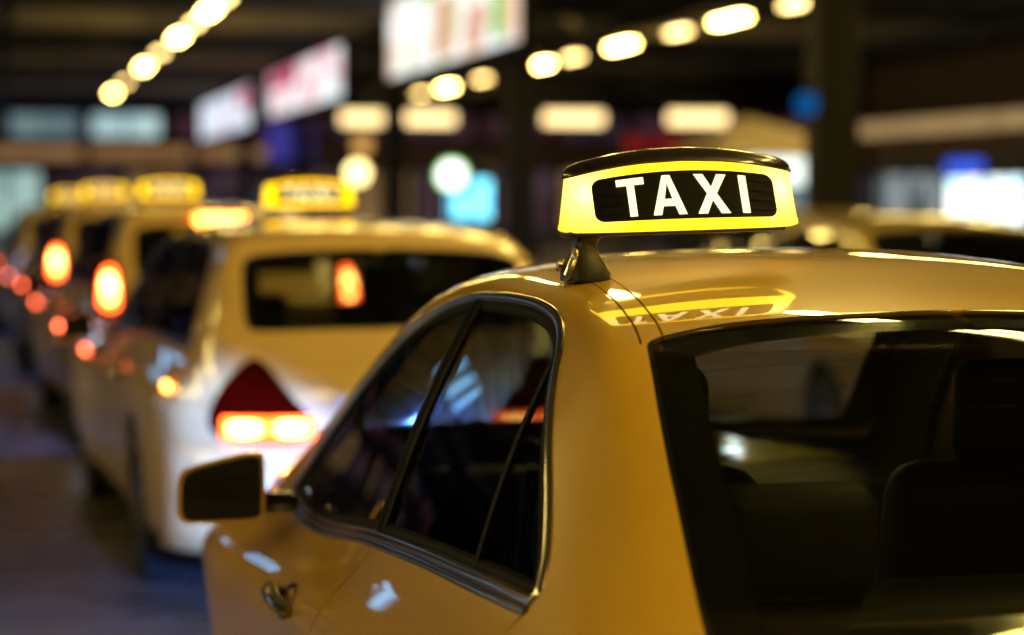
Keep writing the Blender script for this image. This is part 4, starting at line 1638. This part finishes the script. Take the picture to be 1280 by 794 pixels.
MB().box((-.25, -1.75, 3.36), (.5, 26.5, .12)).build('canopy_edge', M['steel_dark'], rb, smooth=False)
for k in range(12):
    y = -13.3 + 2.1 * k
    fr = MB().box((-.05, y, 1.40), (.1, 1.95, 2.3)).build('shop_front', M['dark_frame'], rb, smooth=False)
    lit = 3 < y < 6
    for s in (-1, 1):
        MB().box((-.12, y + s * .47, 1.46 if lit else 1.32), (.03, .72 if lit else .86, 1.0 if lit else 1.5)).build('pane', M['shop_white' if lit else 'shop_grey'], fr, smooth=False)
    if lit and y > 4.5:
        MB().box((-.13, y, 2.2), (.04, 1.9, .30)).build('shop_sign', M['shop_blue'], fr, smooth=False)

# ------------------------------------------------------------------ street furniture under the canopy
M['cyan_screen'] = emit_panel('lit_cyan_screen', [(.01, .30, .75), (.03, .55, 1.0), (.25, .85, 1.0), (.02, .38, .85)], 2.1, 1.6)
M['sign_white'] = emit('lit_white_sign', (.93, 1.0, .92), 2.6)
M['sign_green'] = emit('lit_green_rim', (.25, .75, .12), 1.6)
p = at(586, 250, 42)
ip = thing('information_pillar', 'black pillar with two glowing cyan screens, left of the column', 'information pillar', (p.x, p.y, 0), R(-8))
MB().rbox((0, .1, 1.25), (1.06, .16, 2.2), .04, 2).build('pillar_body', M['plastic'], ip)
MB().box((0, .1, .08), (1.2, .4, .14)).build('pillar_base', M['steel_dark'], ip)
MB().box((.22, 0, 1.54), (.30, .03, .68)).build('screen', M['cyan_screen'], ip, smooth=False)
MB().box((-.17, 0, 1.46), (.36, .03, .50)).build('screen', M['cyan_screen'], ip, smooth=False)
p = at(565, 219, 41)
gs = thing('round_lit_sign', 'round white lit sign with a green rim above the cyan screens', 'lit sign', (p.x, p.y, 0), R(-8))
MB().tube([(0, .1, 0), (0, .1, 1.8)], .03, 8).build('post', M['steel_dark'], gs)
MB().lathe([(.001, 0), (.20, 0), (.215, .02), (.215, .10), (.001, .11)], 28, 'y', c=(0, 0, p.z), cap=False).build('disc', M['sign_white'], gs)
MB().lathe([(.217, -.015), (.255, -.015), (.255, .11), (.217, .11)], 28, 'y', c=(0, 0, p.z), cap=False).build('rim', M['sign_green'], gs)

M['globe'] = emit('lit_globe', (1.0, .78, .30), 4.0)
M['globe_dim'] = emit('lit_globe_dim', (.8, .42, .10), .9)
p = at(446, 216, 58)
gl = thing('globe_lamp_post', 'lamp post with a bright globe and a dim amber one above it', 'lamp post', (p.x, p.y, 0))
MB().tube([(0, .2, 0), (0, .2, 3.2)], .05, 10).build('post', M['steel_dark'], gl)
MB().lathe([(.001, -.26), (.15, -.21), (.24, -.09), (.26, 0), (.24, .09), (.15, .21), (.001, .26)], 20, 'z', c=(0, -.1, p.z), cap=False).build('globe', M['globe'], gl)
q = at(455, 182, 58)
MB().lathe([(.001, -.22), (.13, -.18), (.2, -.08), (.22, 0), (.2, .08), (.13, .18), (.001, .22)], 20, 'z', c=(.12, -.1, q.z), cap=False).build('globe', M['globe_dim'], gl)

M['navy'] = emit('lit_navy_sign', (.035, .03, .20), .9)
p = at(362, 178, 70)
nv = thing('navy_sign', 'dark blue lit sign under the middle light box', 'lit sign', (p.x, p.y, 0))
MB().box((0, 0, p.z), (1.3, .10, 1.1)).build('panel', M['navy'], nv, smooth=False)
MB().tube([(-.5, .08, .13), (-.5, .08, p.z + .4)], .04, 8).tube([(.5, .08, .13), (.5, .08, p.z + .4)], .04, 8).build('post', M['steel_dark'], nv)

M['road_blue'] = emit('glow_blue_disc', (.005, .11, .36), .55)  # plain sign face glows in place of lamplight falling on it
p = at(1009, 130, 22)
rs = thing('round_blue_sign', 'small round blue sign on a bracket at the left edge of the near column', 'sign', p)
MB().lathe([(.001, 0), (.105, 0), (.11, .01), (.11, .04), (.001, .04)], 24, 'y', cap=False).build('disc', M['road_blue'], rs)
MB().tube([(0, .05, 0), (.3, .06, 0)], .015, 6).build('bracket', M['steel_dark'], rs)

M['kiosk_lit'] = emit('lit_kiosk_sign', (.86, 1.0, .90), 1.25)
M['parasol'] = pbr('cream_awning_cloth', (.62, .52, .38), .9, var=.1, vscale=3)
p = at(972, 214, 34)
ks = thing('kiosk', 'kiosk with a lit white sign board and peaked cream awning behind the roof sign', 'kiosk', (p.x, p.y, .13))
MB().box((0, 1.2, 1.05), (2.0, 2.0, 2.1)).build('kiosk_wall', M['steel_dark'], ks, smooth=False)
MB().box((.12, .12, p.z - .13), (1.05, .12, .40)).build('sign_board', M['kiosk_lit'], ks, smooth=False)
MB().box((.32, .17, 1.15), (.45, .05, .8)).build('kiosk_window', M['win_blue'], ks, smooth=False)
m = MB()
apex = (-.15, 1.0, 2.62)
cs = [(-.95, -.2, 2.12), (1.15, -.2, 2.12), (1.15, 2.4, 2.12), (-.95, 2.4, 2.12)]
m.add([apex] + cs + [(a, b, c - .12) for a, b, c in cs], [(0, 1, 2), (0, 2, 3), (0, 3, 4), (0, 4, 1), (1, 5, 6, 2), (2, 6, 7, 3), (3, 7, 8, 4), (4, 8, 5, 1)])
m.build('awning', M['parasol'], ks, smooth=False)

M['led_red'] = emit('lit_red_led', (.45, .01, .012), .8)
p = at(834, 181, 50)
ld = thing('led_display', 'dark hanging display with faint red dot matrix above the roof sign', 'led display', p)
MB().box((0, .06, 0), (2.0, .1, .5)).build('casing', M['plastic'], ld, smooth=False)
for xx, w_ in ((-.62, .5), (.02, .46), (.62, .5)):
    d = MB()
    for a in range(int(w_ / .07)):
        for b in range(4):
            if (a * 3 + b * 5) % 4:
                d.box((xx - w_ / 2 + a * .07, 0, -.12 + b * .08), (.05, .02, .055))
    tag(d.build('led_dots', M['led_red'], ld, smooth=False), kind='stuff')
MB().tube([(0, .06, .25), (0, .06, 5.3 - p.z)], .03, 6).build('hanger', M['steel_dark'], ld)

hd = thing('hanging_display', 'three upright blue-white light panels hanging left of the queue, mirrored in the side window', 'light panel', (-4.7, 29, 4.2))
M['cold_panel'] = emit('lit_cold_panel', (.22, .58, 1.0), 2.6)
for k in range(3):
    MB().box((-.42 + .42 * k, 0, 0), (.16, .05, .74)).build('light_panel', M['cold_panel'], hd, smooth=False)
MB().box((0, .06, 0), (1.3, .06, .9)).build('backboard', M['steel_dark'], hd, smooth=False)
MB().box((0, .06, .62), (.06, .05, .46)).build('hanger', M['steel_dark'], hd, smooth=False)

# shop row across the road on the left: its panels are what the taxi's windows mirror
M['left_shop'] = emit_panel('lit_shop_blue_white', [(.20, .42, 1.0), (.6, .85, 1.0), (.25, .5, 1.0), (.9, 1.0, 1.0)], 3.0, .6)
lb = thing('shop_building', 'shop building across the road on the left with blue-white lit windows', 'building', (-17, 20, 0))
MB().box((-3, 0, 3.2), (6, 70, 6.4)).build('wall', M['brick_dark'], lb, smooth=False)
for k in range(15):
    y = -32 + 4.6 * k
    fr = MB().box((.06, y, 1.5), (.1, 3.9, 2.7)).build('shop_front', M['dark_frame'], lb, smooth=False)
    lit = k in (6, 7, 10, 13)
    for s in (-1, 0, 1):
        MB().box((.13, y + s * 1.25, 1.55), (.03, .62 if lit else 1.1, 2.1 if lit else 2.3)).build('pane', M['left_shop' if lit else 'shop_dark'], fr, smooth=False)

# ------------------------------------------------------------------ taxis
front, SF = make_car('taxi', 'nearest yellow taxi saloon filling the lower right, roof sign lit TAXI', SEDAN, (0, 0, 0), 0, .036, fine=True, lights='low', brake=True, headlamps=True, group='taxis queuing in the rank')


def ground_at(px, d):
    p = at(px, 300, d)
    return (p.x, p.y, 0)


est, SE = make_car('taxi', 'second taxi in the queue, estate with triangular lit tail lamp directly ahead of the nearest', ESTATE, ground_at(500, 9.15), R(2.0), .07, paint='paint_headlit', lights='triangle', headlamps=True, group='taxis queuing in the rank')
MPV = zscale(ESTATE, 1.03)
mpv, SM = make_car('taxi', 'third taxi in the queue, tall tail lamp and bright high brake light', MPV, ground_at(288, 14.8), R(2.5), .08, paint='paint_headlit', lights='tall', headlamps=True, group='taxis queuing in the rank')
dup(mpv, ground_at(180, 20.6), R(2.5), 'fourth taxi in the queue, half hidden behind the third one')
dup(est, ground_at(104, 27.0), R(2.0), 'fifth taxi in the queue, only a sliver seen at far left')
right, SR = make_car('taxi', 'unlit saloon in the right lane, its roof just above the nearest roof', SEDAN, ground_at(1335, 12.2), R(-.5), .08, paint='paint_shaded', lights='low', brake=False)
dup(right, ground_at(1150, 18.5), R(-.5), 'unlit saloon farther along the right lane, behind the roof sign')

# ------------------------------------------------------------------ roof signs
make_sign('sharp lit yellow TAXI sign on the nearest taxi', (-.318, 1.98, 1.447), 0, 'roof signs', 'sign_lens', R(-1.7))
p = at(386, 262, 11.2)
s2 = make_sign('blurred yellow roof sign on the second taxi, left of the column of screens', (p.x, p.y, 1.46), R(2), 'roof signs', 'sign_lens_far')
p = at(211, 250, 17.0)
dup(s2, (p.x, p.y, 1.50), R(2.5), 'widest blurred yellow roof sign at upper left, on the third taxi')
p = at(131, 250, 22.6)
dup(s2, (p.x, p.y, 1.50), R(2.5), 'small blurred yellow roof sign on the fourth taxi')
p = at(86, 262, 29)
dup(s2, (p.x, p.y, 1.46), R(2), 'farthest small yellow roof sign at the left, on the fifth taxi')
